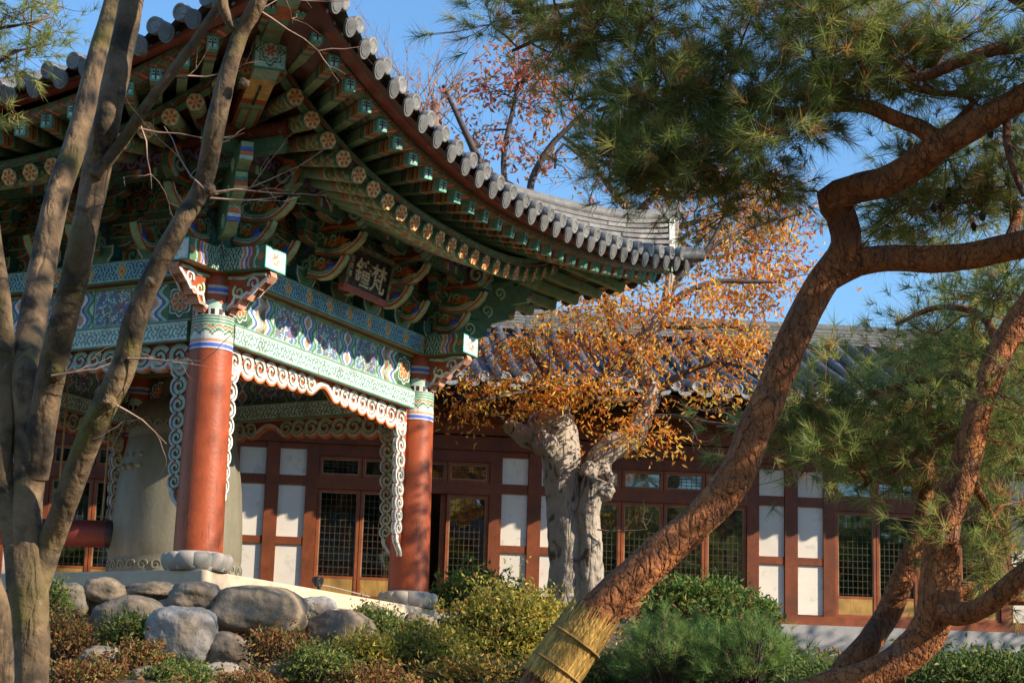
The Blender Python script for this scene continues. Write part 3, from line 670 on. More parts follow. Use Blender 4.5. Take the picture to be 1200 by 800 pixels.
for sn in SIDES:
    s=SIDES[sn]; vis=sn in('right','left')
    qs=[(-1+2*(i+.5)/NR) for i in range(NR)]
    soff=[];soff2=[]
    for i,q in enumerate(qs):
        qq=np.sign(q)*abs(q)**1.0
        tip=eave('rnd',sn,qq*.985)
        # fan: inner end slides to the corner of the wall plane
        t_out=qq*EA['rnd'][1]*1.0
        t_in=qq*2.0 if abs(qq)>.45 else qq*(2.0+ (.45-abs(qq))*3.2)
        b=s.x*t_in+s.z*1.75; lift=.30*abs(qq)**2.5
        root=Vector((b[0],b[1],6.23+lift))
        dirv=(tip-root).normalized(); L=(tip-root).length
        # rafter body painted in bands
        pal=[LGR*.8,GRN*1.4,LGR*.7,BRN*1.6,ORG*.7,YEL*.7,GRN,LGR]
        def fn(tt,aa,L=L,i=i):
            c=np.tile(LGR*.82,(len(tt),1)); x=tt*L; d=L-x
            st=((aa*8).astype(int)%2==0)&(d>.62); c[st]=LGR*.75
            m1=(d<.62)&(d>.55); c[m1]=PNK*.7; c[(d<.66)&(d>.62)]=RED*1.3; c[(d<.55)&(d>.50)]=LGR*1.3
            m2=d<.50; h=(np.sin(x*61+aa*19+i)*np.cos(aa*37+x*23)); c[m2]=GRN*1.1; c[m2&(h>.25)]=LGR*1.1; c[m2&(h<-.55)]=ORG*.8; c[m2&(np.abs(h)<.08)]=YEL*.6
            c[(d<.05)]=GRN*.8
            return c
        m=MB() if vis else rmb
        nseg=int(L/.045) if vis else 4
        m.tube([lerp(root,tip,j/nseg) for j in range(nseg+1)],[lerp(.078,.088,j/nseg) for j in range(nseg+1)],14 if vis else 8,LGR,fn=fn if vis else None)
        # flower painted on the end
        zax=np.array(dirv); xax=np.cross((0,0,1),zax); xax/=np.linalg.norm(xax); yax=np.cross(zax,xax)
        fe=Fr(np.array(tip)+zax*.003,xax,yax,zax)
        mf=MB()
        pr=[(.088*(.9+.1*math.cos(6*a))*math.cos(a),.088*(.9+.1*math.cos(6*a))*math.sin(a)) for a in np.linspace(0,2*math.pi,37)[:-1]]
        mf.prism(fe,pr,0,.008,YEL*1.0+.06,DRED)
        for j in range(6):
            a=j*math.pi/3+.26; ff=Fr(fe.o+fe.x*.047*math.cos(a)+fe.y*.047*math.sin(a),fe.x*math.cos(a)+fe.y*math.sin(a),-fe.x*math.sin(a)+fe.y*math.cos(a),fe.z); mf.disc(ff,.024,8,.011,RED*1.5,.016)
        mf.disc(fe,.016,8,.012,RED*1.2); mf.disc(fe,.008,6,.015,YEL)
        if vis:
            ob=P('rafter',m); mf.build('rafter_end_flower',M_paint,ob)
        soff.append((root+Vector((0,0,.085)),tip+Vector((0,0,.09))))
        # flying rafter
        ft=eave('fly',sn,qq*1.0*.99); base=lerp(root,tip,.72)+Vector((0,0,.2))
        d2=(ft-base).normalized(); L2=(ft-base).length
        z2=np.array(d2); x2=np.cross((0,0,1),z2); x2/=np.linalg.norm(x2); y2=np.cross(z2,x2)
        m=MB() if vis else fmb
        f2=Fr(np.array(base),x2,y2,z2)
        hw,hh=.048,.058
        m.box(f2,-hw,hw,-hh,hh,0,L2,LGR*.95)
        if vis:
            for (d0,d1,cc) in ((.06,.10,MINT*.7),(.10,.13,RED),(.13,.17,YEL*.6),(.17,.20,DGR),(.20,.26,ORG*.8),(.26,.29,WHT*.5),(.29,.36,GRN*1.2),(.36,.38,DRED)):
                m.box(f2,-hw-.003,hw+.003,-hh-.003,hh-.001,L2-d1,L2-d0,cc)
        ob=P('flying_rafter',m) if vis else None
        if vis:
            me=MB(); f3=Fr(np.array(ft)+z2*.002,x2,y2,z2)
            me.box(f3,-hw-.005,hw+.005,-hh-.005,hh+.005,-.03,.004,c3(.12,.42,.34))
            me.box(f3,-.036,.036,-.045,.045,.003,.006,MINT*1.25)
            me.box(f3,-.036,.036,-.007,.007,.005,.008,DGR); me.box(f3,-.007,.007,-.045,.045,.0055,.0085,DGR)
            for sx in (-1,1):
                for sy in (-1,1): me.box(f3,sx*.021-.009,sx*.021+.009,sy*.026-.009,sy*.026+.009,.0065,.0095,DBL if sy>0 else WHT)
            me.build('rafter_end_cap',M_paint,ob)
        soff2.append((base+Vector((0,0,.06)),ft+Vector((0,0,.062))))
    # soffit boards
    for nm,sl in (('rafter_soffit',soff),('flying_soffit',soff2)):
        m=MB(); 
        first,last=sl[0],sl[-1]
        ext=[]
        cs=[(-1,first),(1,last)]
        s2=[(lerp(sl[0][0],sl[1][0],-.6),lerp(sl[0][1],sl[1][1],-.6))]+sl+[(lerp(sl[-1][0],sl[-2][0],-.6),lerp(sl[-1][1],sl[-2][1],-.6))]
        nn=24 if vis else 6
        for i in range(len(s2)-1):
            a,b=s2[i],s2[i+1]; sub=6 if vis else 1
            for k_ in range(sub):
                w0,w1=k_/sub,(k_+1)/sub; V=[]
                for j in range(nn+1):
                    V+=[tuple(lerp(lerp(a[0],b[0],w0),lerp(a[1],b[1],w0),j/nn)),tuple(lerp(lerp(a[0],b[0],w1),lerp(a[1],b[1],w1),j/nn))]
                j=np.arange(nn); corner_=abs(qs[min(i,NR-1)])>.72
                if nm=='rafter_soffit': cc=np.tile(RED*.55 if corner_ else DRED*1.0,(nn,1)); r_=rng.random(nn); 
                else: cc=np.tile(DGR*1.8,(nn,1)); r_=rng.random(nn); cc[r_<.42]=BRN*1.2; cc[r_<.18]=LGR*.6
                if nm=='rafter_soffit' and not corner_: cc[r_<.3]=GRN*.6
                m.add(V,np.c_[2*j,2*j+2,2*j+3,2*j+1],cc)
        o=P(nm,m); sm=o.modifiers.new('s','SOLIDIFY'); sm.thickness=.03; sm.offset=1
    # fascia over the round rafters (green with flowers) and boards at the tips of the flying rafters
    def strip(name,kind,d0,d1,z0,z1,fnc,N=160,mt=None,base=None):
        m=base or MB(); 
        cu=[eave(kind,sn,-1+2*j/N) for j in range(N+1)]
        nz=np.array(s.z); R_=6 if vis else 1
        for r_ in range(R_):
            V=[]
            for j,p in enumerate(cu):
                for zz in (lerp(z0,z1,r_/R_),lerp(z0,z1,(r_+1)/R_)): V.append(np.array(p)+nz*d1+np.array((0,0,zz)))
            j=np.arange(N); m.add(V,np.c_[2*j,2*j+2,2*j+3,2*j+1],fnc(j,r_,R_))
        for (da,db,za) in ((d0,d1,z0),(d1,d0,z1)):
            V=[]
            for p in cu: V+= [np.array(p)+nz*da+np.array((0,0,za)),np.array(p)+nz*db+np.array((0,0,za))]
            j=np.arange(N); m.add(V,np.c_[2*j,2*j+2,2*j+3,2*j+1],fnc(j,0,R_))
        return P(name,m,mt)
    def f_green(j,r_,R_):
        c=np.tile(LGR*.7,(len(j),1)); c[(j*3+r_*5)%7<2]=GRN; 
        if r_ in(0,R_-1): c[:]=GRN*1.2
        c[((j%5)==0)&(2<=r_<=3)]=ORG*.7
        return c
    strip('rafter_fascia','rnd',-.12,-.03,.085,.20,f_green)
    def f_zig(j,r_,R_):
        c=np.tile(LGR*.6,(len(j),1)); ph=np.abs((j%6)-3); c[ph==min(r_,3)]=PNK; c[(ph==min(r_+1,3))]=RED*1.2
        return c
    strip('eave_board','fly',-.10,.03,.062,.155,f_zig,N=300)
    m=MB()
    for k_ in range(60):
        p_=eave('tile',sn,-1+2*(k_+.5)/60); b_=np.array(p_)+np.array(s.z)*-.096+np.array((0,0,.18)); x_=np.array(s.x); z_=np.array(s.z); m.disc(Fr(b_,x_,np.cross(z_,x_),z_),.022,8,0,WHT*.8)
    strip('tile_board','tile',-.22,-.10,.13,.23,lambda j,r_,R_:np.tile(DRED*1.5,(len(j),1)),base=m)
tag(P('rafter',rmb),kind='stuff'); tag(P('flying_rafter',fmb),kind='stuff')   # the two sides facing away, past the hundred that show
# hip rafters at the corners
for (cu,cv) in ((-1,-1),(1,-1),(-1,1),(1,1)):
    isA=(cu,cv)==(-1,-1); up=.10 if isA else 0
    dg=np.array((cu,cv,0))/math.sqrt(2); sx=np.cross((0,0,1),dg)
    def arc(r0,r1,z0,z1,bow,hw,hh,nm,fn,n=30):
        m=MB(); pts=[]
        for j in range(n+1):
            t=j/n; r=lerp(r0,r1,t); z=lerp(z0,z1,t)-bow*math.sin(t*math.pi)
            pts.append((r,z))
        V=[]
        for r,z in pts:
            for (a,b) in ((-1,-1),(1,-1),(1,1),(-1,1)): V.append(dg*r+sx*a*hw+np.array((0,0,z+b*hh)))
        j=np.arange(n)*4
        for k_ in range(4):
            k2=(k_+1)%4; m.add(V,np.c_[j+k_,j+k2,j+4+k2,j+4+k_],fn(np.arange(n)/n,k_))
        m.add(V[-4:],[[0,1,2,3]],GRN); m.add(V[:4],[[3,2,1,0]],GRN)
        # painted edge lines and flower plates
        return m,pts
    def fnh(t,k_):
        c=np.tile(LGR*.8 if k_==0 else RED,(len(t),1)); c[t>.70]=RED*1.2; c[t>.74]=YEL if k_==0 else ORG; c[t>.88]=MINT*.8; 
        return c
    m,pts=arc(2.2*math.sqrt(2)*.75,3.78*math.sqrt(2),6.10,6.38+up*.3,.06,.12,.15,'',fnh)
    # underside detailing
    for (a,b,wd,cc) in ((0,.7,.23,RED*1.1),(0,.7,.17,LGR*.95),(0,.7,.025,ORG*.8),(.74,.88,.024,BLK)):
        V=[];n=20
        for j in range(n+1):
            i_=int(lerp(a,b,j/n)*30); r,z=pts[i_]; off=-.154-.002*[.23,.17,.025,.024].index(wd)
            for s_ in(-1,1): V.append(dg*r+sx*s_*wd/2+np.array((0,0,z+off)))
        j=np.arange(n); m.add(V,np.c_[2*j,2*j+2,2*j+3,2*j+1],cc)
    r,z=pts[-1]
    fe=Fr(dg*(r+.004)+np.array((0,0,z-.02)),-sx,(0,0,1),dg)
    def plate(x,y,w=.30,h=.36):
        dx=x-w/2; dy=y-h/2; rr_=np.hypot(dx,dy*.9); th=np.arctan2(dy,dx); L1=.125*(.88+.12*np.cos(8*th))
        return pick([(np.maximum(np.abs(dx)/w,np.abs(dy)/h)>.46,GRN),(rr_<L1*1.12,DGR),(rr_<L1*.98,MINT),(rr_<L1*.82,GRN),(rr_<L1*.66,WHT*.7),(rr_<.06*(.7+.3*np.cos(th*6)),RED*1.6),(rr_<.014,YEL)],MINT)
    m.box(fe,-.15,.15,-.18,.18,-.02,.0,GRN); m.grid(fe,-.15,.15,-.18,.18,.004,.009,plate)
    P('hip_rafter',m)
    zt=6.246+(.395 if isA else 0); m,pts=arc(3.0*math.sqrt(2),(4.42+(.10 if isA else 0))*math.sqrt(2),6.52,zt+.10,.05,.10,.12,'',lambda t,k_:np.where((t>.82)[:,None],MINT*.9,np.where((t>.7)[:,None],ORG,np.where(((t*30).astype(int)%6==0)[:,None],BRN,LGR*.7))))
    r,z=pts[-1]; fe=Fr(dg*(r+.004)+np.array((0,0,z)),-sx,(0,0,1),dg); m.box(fe,-.12,.12,-.14,.14,-.02,0,MINT); m.grid(fe,-.12,.12,-.14,.14,.004,.009,lambda x,y:plate(x+.03,y+.04))
    P('upper_hip_rafter',m)
# ------------------------------------------------------------ tiled roof
APEX=.02
def roofz(side,q,f):
    """f=0 at the eave, 1 at the apex"""
    e=eave('tile',side,q); o=abs(SIDES[side].z[0]*e.x+SIDES[side].z[1]*e.y)
    return e
def rsurf(side,t,o):
    """height of roof bed at distance o from centre, offset t along the side"""
    q=max(-1,min(1,t/4.63)); e=eave('tile',side,q); ec=eave('tile',side,0)
    oe=abs(SIDES[side].z[0]*e.x+SIDES[side].z[1]*e.y); s_=max(0,oe-o)
    lift=(e.z-ec.z)*max(0,1-s_/3.2)**1.5
    return ec.z+.20+lift+.31*s_+.028*s_*s_
def spt(side,t,o,dz=0):
    b=SIDES[side].x*t+SIDES[side].z*o; return Vector((b[0],b[1],rsurf(side,t,o)+dz))
TG=c3(.115,.118,.12)
for sn in SIDES:
    s=SIDES[sn]; vis=sn in('right','left'); m=MB()
    NT=31; ts=[-4.6+9.2*(i)/(NT-1) for i in range(NT)]
    # bed
    nu=48; nv=22; V=[]
    for i in range(nu+1):
        tt=-1+2*i/nu
        for j in range(nv+1):
            oe=4.54; o_=lerp(oe,.05,j/nv); t=tt*(o_+.09 if o_>.1 else o_); V.append(spt(sn,t,o_,-.04))
    i=np.arange(nu)[:,None]; j=np.arange(nv)[None,:]; a=(i*(nv+1)+j).ravel(); m.add(np.array([tuple(v) for v in V]),np.c_[a,a+nv+1,a+nv+2,a+1],TG*.8)
    V2=np.array([tuple(v-Vector((0,0,.06))) for v in V]); m.add(V2,np.c_[a+1,a+nv+2,a+nv+1,a],DRED*.6)
    bed=m
    P('roof_slope',m,M_tile)
    m=MB(); me=MB()
    for k_,t in enumerate(ts):
        q=t/4.63; e=eave('tile',sn,q); oe=abs(s.z[0]*e.x+s.z[1]*e.y)
        o1=max(abs(t),.1); 
        if oe-o1<.12: pass
        n=max(2,int((oe-o1)/.28)); jit=rng.normal(0,.006)
        for j in range(n):
            oa=oe+.02-(oe-o1)*j/n; ob_=oe+.02-(oe-o1)*(j+1)/n
            A_=spt(sn,t+jit,oa,.045); B_=spt(sn,t+jit,ob_,.035)
            m.tube([A_,B_],[.08,.072],10 if vis else 6,TG*(.85+.4*rng.random()),cap=False)
        # round end tile
        A_=spt(sn,t+jit,oe+.03,.045); B_=spt(sn,t+jit,oe-.25,.045); dz=(A_-B_).normalized(); z=np.array(dz); x=np.array(s.x); y=np.cross(z,x); y/=np.linalg.norm(y)
        tilt=rng.normal(0,.04,2)
        fe=Fr(np.array(A_),x,y+z*tilt[0],z)
        lc=c3(.185,.18,.17)*(.8+.35*rng.random())
        me.lathe(fe,[(.0,.018),(.028,.026),(.052,.018),(.06,.028),(.078,.028),(.085,.022),(.085,-.04)],18,lc)
        # drooping end of the pan tile, between two covers
        if k_<NT-1:
            t2=(t+ts[k_+1])/2; q2=t2/4.63; e2=eave('tile',sn,q2); oe2=abs(s.z[0]*e2.x+s.z[1]*e2.y)
            A_=spt(sn,t2,oe2+.055,-.03); f=Fr(np.array(A_),x,np.array((0,0,1))*.93+np.array(s.z)*(.25),np.array(s.z)*.95-np.array((0,0,1))*.2)
            lc=c3(.15,.145,.135)*(.8+.35*rng.random())
            up_=[]
            lo=[(.086*math.cos(a),-.045+(.075 if math.sin(a)>0 else .115)*math.sin(a)) for a in np.linspace(0,2*math.pi,21)[:-1]]
            me.prism(f,up_+lo,-.012,.014,lc,TG)
            inn=[(x_*.8,(y_+.035)*.72-.045) for x_,y_ in up_+lo]; me.prism(f,inn,.012,.02,lc*.85,lc*.7)
            # pan channel
            n=8
            V=[]
            for j in range(n+1):
                o_=lerp(oe2+.05,max(abs(t2),.1),j/n)
                for w_ in (-.13,-.06,0,.06,.13): V.append(tuple(spt(sn,t2+w_,o_,-.035+.055*(w_/.13)**2+(.012 if j%2 else 0))))
            j=np.arange(n)[:,None];i=np.arange(4)[None,:];a=(j*5+i).ravel(); m.add(V,np.c_[a,a+5,a+6,a+1],TG*.9,True)
    P('roof_tiles',m,M_tile); P('eave_end_tiles',me,M_tile)
# hip ridges of stacked flat tiles with a plastered end
for (cu,cv) in ((-1,-1),(1,-1),(-1,1),(1,1)):
    sd=('right' if cv<0 else 'back') if True else None
    def hp(r,dz):
        return Vector((cu*r,cv*r,rsurf('right',(4.6 if cu>0 else -4.6)*r/4.6*(1 if True else 1),r)+dz)) if cv<0 else Vector((cu*r,cv*r,rsurf('far',(4.6)*r/4.6,r)+dz))
    m=MB(); r0=4.38; n=26; dg=np.array((cu,cv,0))/math.sqrt(2); sx=np.cross((0,0,1),dg)
    for lay in range(6):
        for j in range(n):
            ra=lerp(r0+.05*lay*.4,.1,j/n); rb=lerp(r0+.05*lay*.4,.1,(j+1)/n)
            A_=np.array(hp(ra,.07+.062*lay+.30*max(0,.5-j/n*3)**2*lay*.3)); B_=np.array(hp(rb,.07+.062*lay+.30*max(0,.5-(j+1)/n*3)**2*lay*.3)); w=.15-.006*lay+rng.normal(0,.004); h=.048
            V=[A_+sx*w,A_-sx*w,B_-sx*w,B_+sx*w]; V=V+[v+np.array((0,0,h)) for v in V]
            m.add(V,[[3,2,1,0],[4,5,6,7],[0,1,5,4],[1,2,6,5],[2,3,7,6],[3,0,4,7]],c3(.24,.225,.205)*(.75+.5*rng.random()))
    top=[hp(lerp(r0+.14,.1,j/n),.07+.062*6+.045+.30*max(0,.5-j/n*3)**2*6*.3) for j in range(n+1)]
    m.tube(top,.1,12,c3(.2,.19,.175))
    P('hip_ridge',m,M_tile)
    m=MB(); A_=np.array(hp(r0+.02,.02)); f=Fr(A_,sx,(0,0,1),dg)
    m.prism(f,[(-.15,0),(.15,0),(.13,.46),(.07,.52),(-.07,.52),(-.13,.46)],-.03,.05,WHT*.9); P('ridge_end_plaster',m,M_plaster)
    # cover row running on from the ridge to the corner, and corner tile
    m=MB(); pts=[hp(r,.05) for r in np.linspace(r0,4.70,7)]; m.tube(pts,[.10]*7,14,TG*1.2)
    for k_ in(-1,1):
        m.tube([p+Vector(sx)*.17*k_-Vector((0,0,.05)) for p in pts],[.08]*7,12,TG)
    P('corner_tiles',m,M_tile)
m=MB(); z0=rsurf('right',0,.1); m.tube([(0,0,z0-.2),(0,0,z0+.2),(0,0,z0+.35)],[.5,.35,.05],16,TG); P('roof_finial',m,M_tile)
# ------------------------------------------------------------ name board
sg=thing('name_board','black wooden name board with pale characters hung under the pavilion eaves','sign',tuple(pl(0,-2.62,5.28)),PTH)
tl=rad(10); fs=Fr((0,0,0),(1,0,0),(0,-math.sin(tl),math.cos(tl)),(0,-math.cos(tl),-math.sin(tl)))   # top leans out over the viewer
m=MB(); m.box(fs,-.41,.41,-.20,.20,-.03,0,c3(.012,.012,.012)); m.build('board',M_paint,sg)
m=MB()
def frp(x,y):
    return pick([((np.sin(x*38)*np.sin(y*41))>.35,c3(.30,.17,.07)),((np.sin(x*29+1)*np.sin(y*33))<-.5,GRN)],c3(.10,.10,.06))
for (x0,x1,y0,y1) in ((-.47,.47,.20,.26),(-.47,.47,-.26,-.20),(-.47,-.41,-.20,.20),(.41,.47,-.20,.20)):
    cc=DRED*1.8 if y1<-.1 and x1-x0>.5 else c3(.08,.09,.05)
    m.box(fs,x0,x1,y0,y1,-.04,.035,cc)
    if not(y1<-.1 and x1-x0>.5): m.grid(fs,x0+.004,x1-.004,y0+.004,y1-.004,.039,.012,frp)
m.build('frame',M_paint,sg)
def glyph(txt,size,fr,cx,cy,col,ext,par,name='character'):
    cu=bpy.data.curves.new('t','FONT'); cu.body=txt; cu.size=size; cu.align_x='CENTER'; cu.align_y='CENTER'; cu.extrude=ext; cu.offset=.006*size*2
    ob=bpy.data.objects.new('t',cu); COL.objects.link(ob); dg_=bpy.context.evaluated_depsgraph_get(); ev=ob.evaluated_get(dg_); me=ev.to_mesh()
    V=np.array([v.co[:] for v in me.vertices]); F=[list(p.vertices) for p in me.polygons]
    if len(V)==0: 
        bpy.data.objects.remove(ob); return
    w=(V.min(0)+V.max(0))/2; V=V-np.array((w[0],w[1],0))
    mm=MB(); mm.add(fr(V*np.array((1,1,1))+np.array((cx,cy,ext+.002))),F,col); mm.build(name,M_paint,par); ev.to_mesh_clear(); bpy.data.objects.remove(ob)
glyph('鐘',.33,fs,-.11,-.01,c3(.62,.55,.42),.008,sg); glyph('梵',.33,fs,.22,-.01,c3(.62,.55,.42),.008,sg)
for k,t in enumerate('松雲書'): glyph(t,.075,fs,-.35,.10-.085*k,c3(.5,.42,.28),.004,sg,'small_character')
for x in(-.4,.4):
    m=MB(); m.tube([fs((x,.26,-.02))[0],(x,.42,.45)],.012,6,c3(.02,.02,.02)); m.build('hanger',M_metal,sg)
# ------------------------------------------------------------ bell
bl=thing('temple_bell','huge weathered bronze bell hanging inside the pavilion','bell',tuple(at(206,640,21.9))[:2]+(1.86,),0)
m=MB(); prof=[(.755,.0),(.765,.05),(.755,.10),(.752,.26),(.745,.28),(.752,.30),(.75,.5),(.735,.8),(.71,1.1),(.67,1.4),(.625,1.65),(.615,1.68),(.62,1.70),(.60,1.86),(.59,1.90),(.56,2.02),(.48,2.10),(.3,2.14),(0,2.15)]
inner=[(.66,.0),(.755,.0)]; m.lathe(Fr(),[(.0,1.9),(.5,1.8),(.6,1.2),(.66,.3),(.67,0),(.755,0)],64,(.2,.19,.15)); m.lathe(Fr(),prof,96,(.165,.145,.095)); m.build('bell_body',M_bronze,bl)
m=MB()
def scr(fr,x,y,r,h): m.ribbon(fr,spiral(x,y,r,1.3,0,1,n=16),np.linspace(.3,.15,17)*r,0,h,(.24,.23,.17))
for j in range(30):
    a=2*math.pi*j/30; ra=.752; f=Fr((ra*math.cos(a),ra*math.sin(a),0),(-math.sin(a),math.cos(a),0),(0,0,1),(math.cos(a),math.sin(a),0)); scr(f,0,.18,.065,.014)
    ra=.60; f=Fr((.615*math.cos(a),.615*math.sin(a),0),(-math.sin(a),math.cos(a),0),(0,0,1),(math.cos(a),math.sin(a),0)); scr(f,0,1.78,.05,.012)
m.build('scroll_band',M_bronze,bl)
m=MB()
for j in range(4):
    a=math.pi/4+j*math.pi/2
    for r_ in range(3):
        for c_ in range(3):
            aa=a+(c_-1)*.2; z=1.3+.13*r_; R_=.70-.05*r_; m.lathe(Fr((R_*math.cos(aa),R_*math.sin(aa),z),(-math.sin(aa),math.cos(aa),0),(0,0,1),(math.cos(aa),math.sin(aa),0)),[(.035,-.03),(.035,.01),(.015,.035),(0,.04)],10,(.25,.23,.17))
m.build('boss',M_bronze,bl)
m=MB(); m.tube([(-.25,0,2.1),(-.2,0,2.35),(0,0,2.48),(.2,0,2.35),(.25,0,2.1)],.07,12,(.2,.18,.13)); m.tube([(0,0,2.4),(0,0,3.5)],.035,8,(.05,.05,.05)); m.build('hanging_loop',M_bronze,bl)
# striking log on two ropes
lg=thing('striking_log','dark red log hung level on ropes to strike the bell','striking log',tuple(at(75,624,21.7)))
m=MB(); x1=at(129,624,21.7)-lg.location; x0=Vector((-1.1,0,.0)); x1.z=0;x1.y=0
m.tube([x0,x1],.155,24,(.22,.035,.025)); m.tube([x1-Vector((.03,0,0)),x1+Vector((.05,0,0))],.162,24,(.02,.018,.018)); m.build('log',M_red,lg)
m=MB()
for x in (-.1,.42,-.9): m.tube([(x,0,.14),(x+.02,0,3.2)],.014,6,(.36,.24,.12),amp=.25,freq=30,step=.05)
m.build('rope',M_straw,lg)
for x in (-.1,.42): pass
# small floodlight on the slab edge with its cable
p=pl(-.15,-2.29,ZS); fl=thing('floodlight','small black floodlight clamped at the slab edge between the two columns','floodlight',tuple(p),PTH)
m=MB(); m.box(Fr(),-.02,.02,-.02,.02,0,.05,BLK*2); m.tube([(0,0,.04),(.0,0,.12)],.012,8,BLK*2); m.build('stand',M_metal,fl); fl.scale=(.75,.75,.75)
m=MB(); m.lathe(Fr((0,.03,.13),(1,0,0),(0,-.3,.95),(0,-.95,-.3)),[(0,-.07),(.05,-.07),(.075,.0),(.085,.05),(.07,.05),(0,.04)],16,BLK*2); m.build('lamp_head',M_metal,fl)
m=MB(); m.tube([(0,0,.08),(.3,.03,.09),(.8,.02,.07),(1.5,.05,.05)],.009,6,(.3,.28,.24),step=.1); m.build('cable',M_metal,fl)

# ------------------------------------------------------------ long hall behind
BE=rad(5.1); hall=thing('long_hall','long red timber hall with white plaster panels and grey tiled roof','building',(0,32,0),BE)
def Hb(name,mb,mt=None,parent=None): return mb.build(name,mt or M_red,parent or hall)
F0=Fr((0,0,0),(1,0,0),(0,0,1),(0,-1,0))   # x along the front, y up, z towards the viewer
ZT1,ZP1b,ZP2t,ZP2b,ZP3t,ZP3b=5.05,4.60,4.44,3.574,3.45,2.62
def Xpx(px):   # photo column (at panel height) -> X along the front
    tab=[(-268.2,-12),(-120.5,-10),(25.5,-8),(170,-6),(312.8,-4),(454.1,-2),(593.9,0),(732.2,2),(869,4),(1004.4,6),(1138.3,8),(1270.8,10),(1401.9,12)]
    return float(np.interp(px,[a for a,b in tab],[b for a,b in tab]))
PX0=Xpx(625.5); WB=Xpx(926)-PX0
posts=[PX0+WB*k for k in range(-4,5)]
u=WB/300.
hall_posts=[]
for x in posts:
    m=MB(); m.box(F0,x-.11,x+.11,2.45,5.55,-.12,.085,TIM*1.35); Hb('post',m)
m=MB(); x0,x1=posts[0]-.3,posts[-1]+.3
m.box(F0,x0,x1,5.15,5.38,-.1,.13,TIM*1.2); m.box(F0,x0,x1,5.41,5.62,-.1,.11,TIM*1.5); m.box(F0,x0,x1,5.62,5.75,-.1,.18,TIM); Hb('lintel_beam',m)
m=MB(); m.box(F0,x0,x1,2.44,2.60,-.1,.10,TIM*1.5); Hb('sill_beam',m)
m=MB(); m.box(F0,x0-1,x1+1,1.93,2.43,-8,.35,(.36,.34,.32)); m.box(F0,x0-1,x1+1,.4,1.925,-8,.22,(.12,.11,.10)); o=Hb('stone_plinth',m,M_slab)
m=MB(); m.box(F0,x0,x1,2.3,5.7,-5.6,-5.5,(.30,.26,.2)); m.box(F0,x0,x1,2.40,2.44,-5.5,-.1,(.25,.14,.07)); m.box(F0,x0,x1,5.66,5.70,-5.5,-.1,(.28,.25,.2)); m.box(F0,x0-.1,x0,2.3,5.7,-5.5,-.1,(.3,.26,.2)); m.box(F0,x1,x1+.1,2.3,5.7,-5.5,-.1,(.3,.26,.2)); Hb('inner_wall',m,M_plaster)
def rect_frame(m,xa,xb,ya,yb,w,z0,z1,col):
    m.box(F0,xa,xb,ya,ya+w,z0,z1,col); m.box(F0,xa,xb,yb-w,yb,z0,z1,col); m.box(F0,xa,xa+w,ya+w,yb-w,z0,z1,col); m.box(F0,xb-w,xb,ya+w,yb-w,z0,z1,col)
def glazed(name,xa,xb,ya,yb,cols,rows,paper=False,open_=False):
    m=MB(); rect_frame(m,xa,xb,ya,yb,.045,-.05,.045,TIM*1.9)
    rect_frame(m,xa+.045,xb-.045,ya+.045,yb-.045,.018,-.03,.03,(.38,.22,.12))
    fo=Hb(name,m)
    a,b,c,d=xa+.06,xb-.06,ya+.06,yb-.06
    g=MB(); g.box(F0,a,b,c,d,.0,.006,(1,1,1)); g.build('pane',M_glass,fo)
    l=MB()
    for k in range(1,cols): x=a+(b-a)*k/cols; l.box(F0,x-.004,x+.004,c,d,.008,.012,(.055,.05,.035))
    for k in range(1,rows): y=c+(d-c)*k/rows; l.box(F0,a,b,y-.004,y+.004,.0082,.0118,(.055,.05,.035))
    if paper: l.box(F0,a,b,c,d,-.05,-.04,(.42,.40,.34))
    if l.V: l.build('lattice',M_red,fo)
    return fo
rb=random.Random(3)
for k,x in enumerate(posts[:-1]):
    X=lambda p: x+p*u    # p in photo pixels from the post centre
    for (pa,pb) in ((7.7,38),(262,292)):
        # plaster infill in three heights with timber rails
        for (ya,yb) in ((ZP1b,ZT1),(ZP2b,ZP2t),(ZP3b,ZP3t)):
            m=MB(); m.box(F0,X(pa)+.0,X(pb),ya,yb,-.02,.03,c3(.78,.70,.59)*(.88+.16*rng.random())); Hb('plaster_panel',m,M_plaster)
        for (ya,yb) in ((ZP2t,ZP1b),(ZP3t,ZP2b),(ZT1,5.15)): m=MB(); m.box(F0,X(pa),X(pb),ya,yb,-.03,.065,TIM*1.3); Hb('rail',m)
    for (pa,pb) in ((38,52),(248,262)):
        m=MB(); m.box(F0,X(pa),X(pb),2.60,5.15,-.08,.078,TIM*1.25); Hb('door_jamb',m)
    m=MB(); m.box(F0,X(52),X(248),4.40,4.60,-.06,.08,TIM*1.4); Hb('transom_rail',m)
    m=MB(); m.box(F0,X(52),X(248),4.95,5.15,-.06,.075,TIM*1.1); Hb('transom_rail',m)
    for j in range(4):
        a,b=X(52+49*j)+.006,X(101+49*j)-.006
        glazed('transom_window',a,b,4.602,4.948,*((7,4) if (j+k)%3==0 else (1,1)),paper=(j in (0,) and k%2==1) or (k==4 and j==1))
        if k==3 and j==2:
            # this leaf stands slid open: dark gap, the leaf sits behind its neighbour
            m=MB(); m.box(F0,b-.09,b-.0,2.60,4.398,-.06,-.02,TIM*1.6); Hb('door_leaf',m)
            continue
        fo=glazed('door_leaf',a,b,2.602,4.398,7,15)
        m=MB(); m.box(F0,a+.05,b-.05,2.66,2.92,.008,.032,c3(.42,.24,.06)); m.box(F0,a+.05,b-.05,2.92,2.96,.0,.036,TIM*2); m.build('kick_board',M_red,fo)
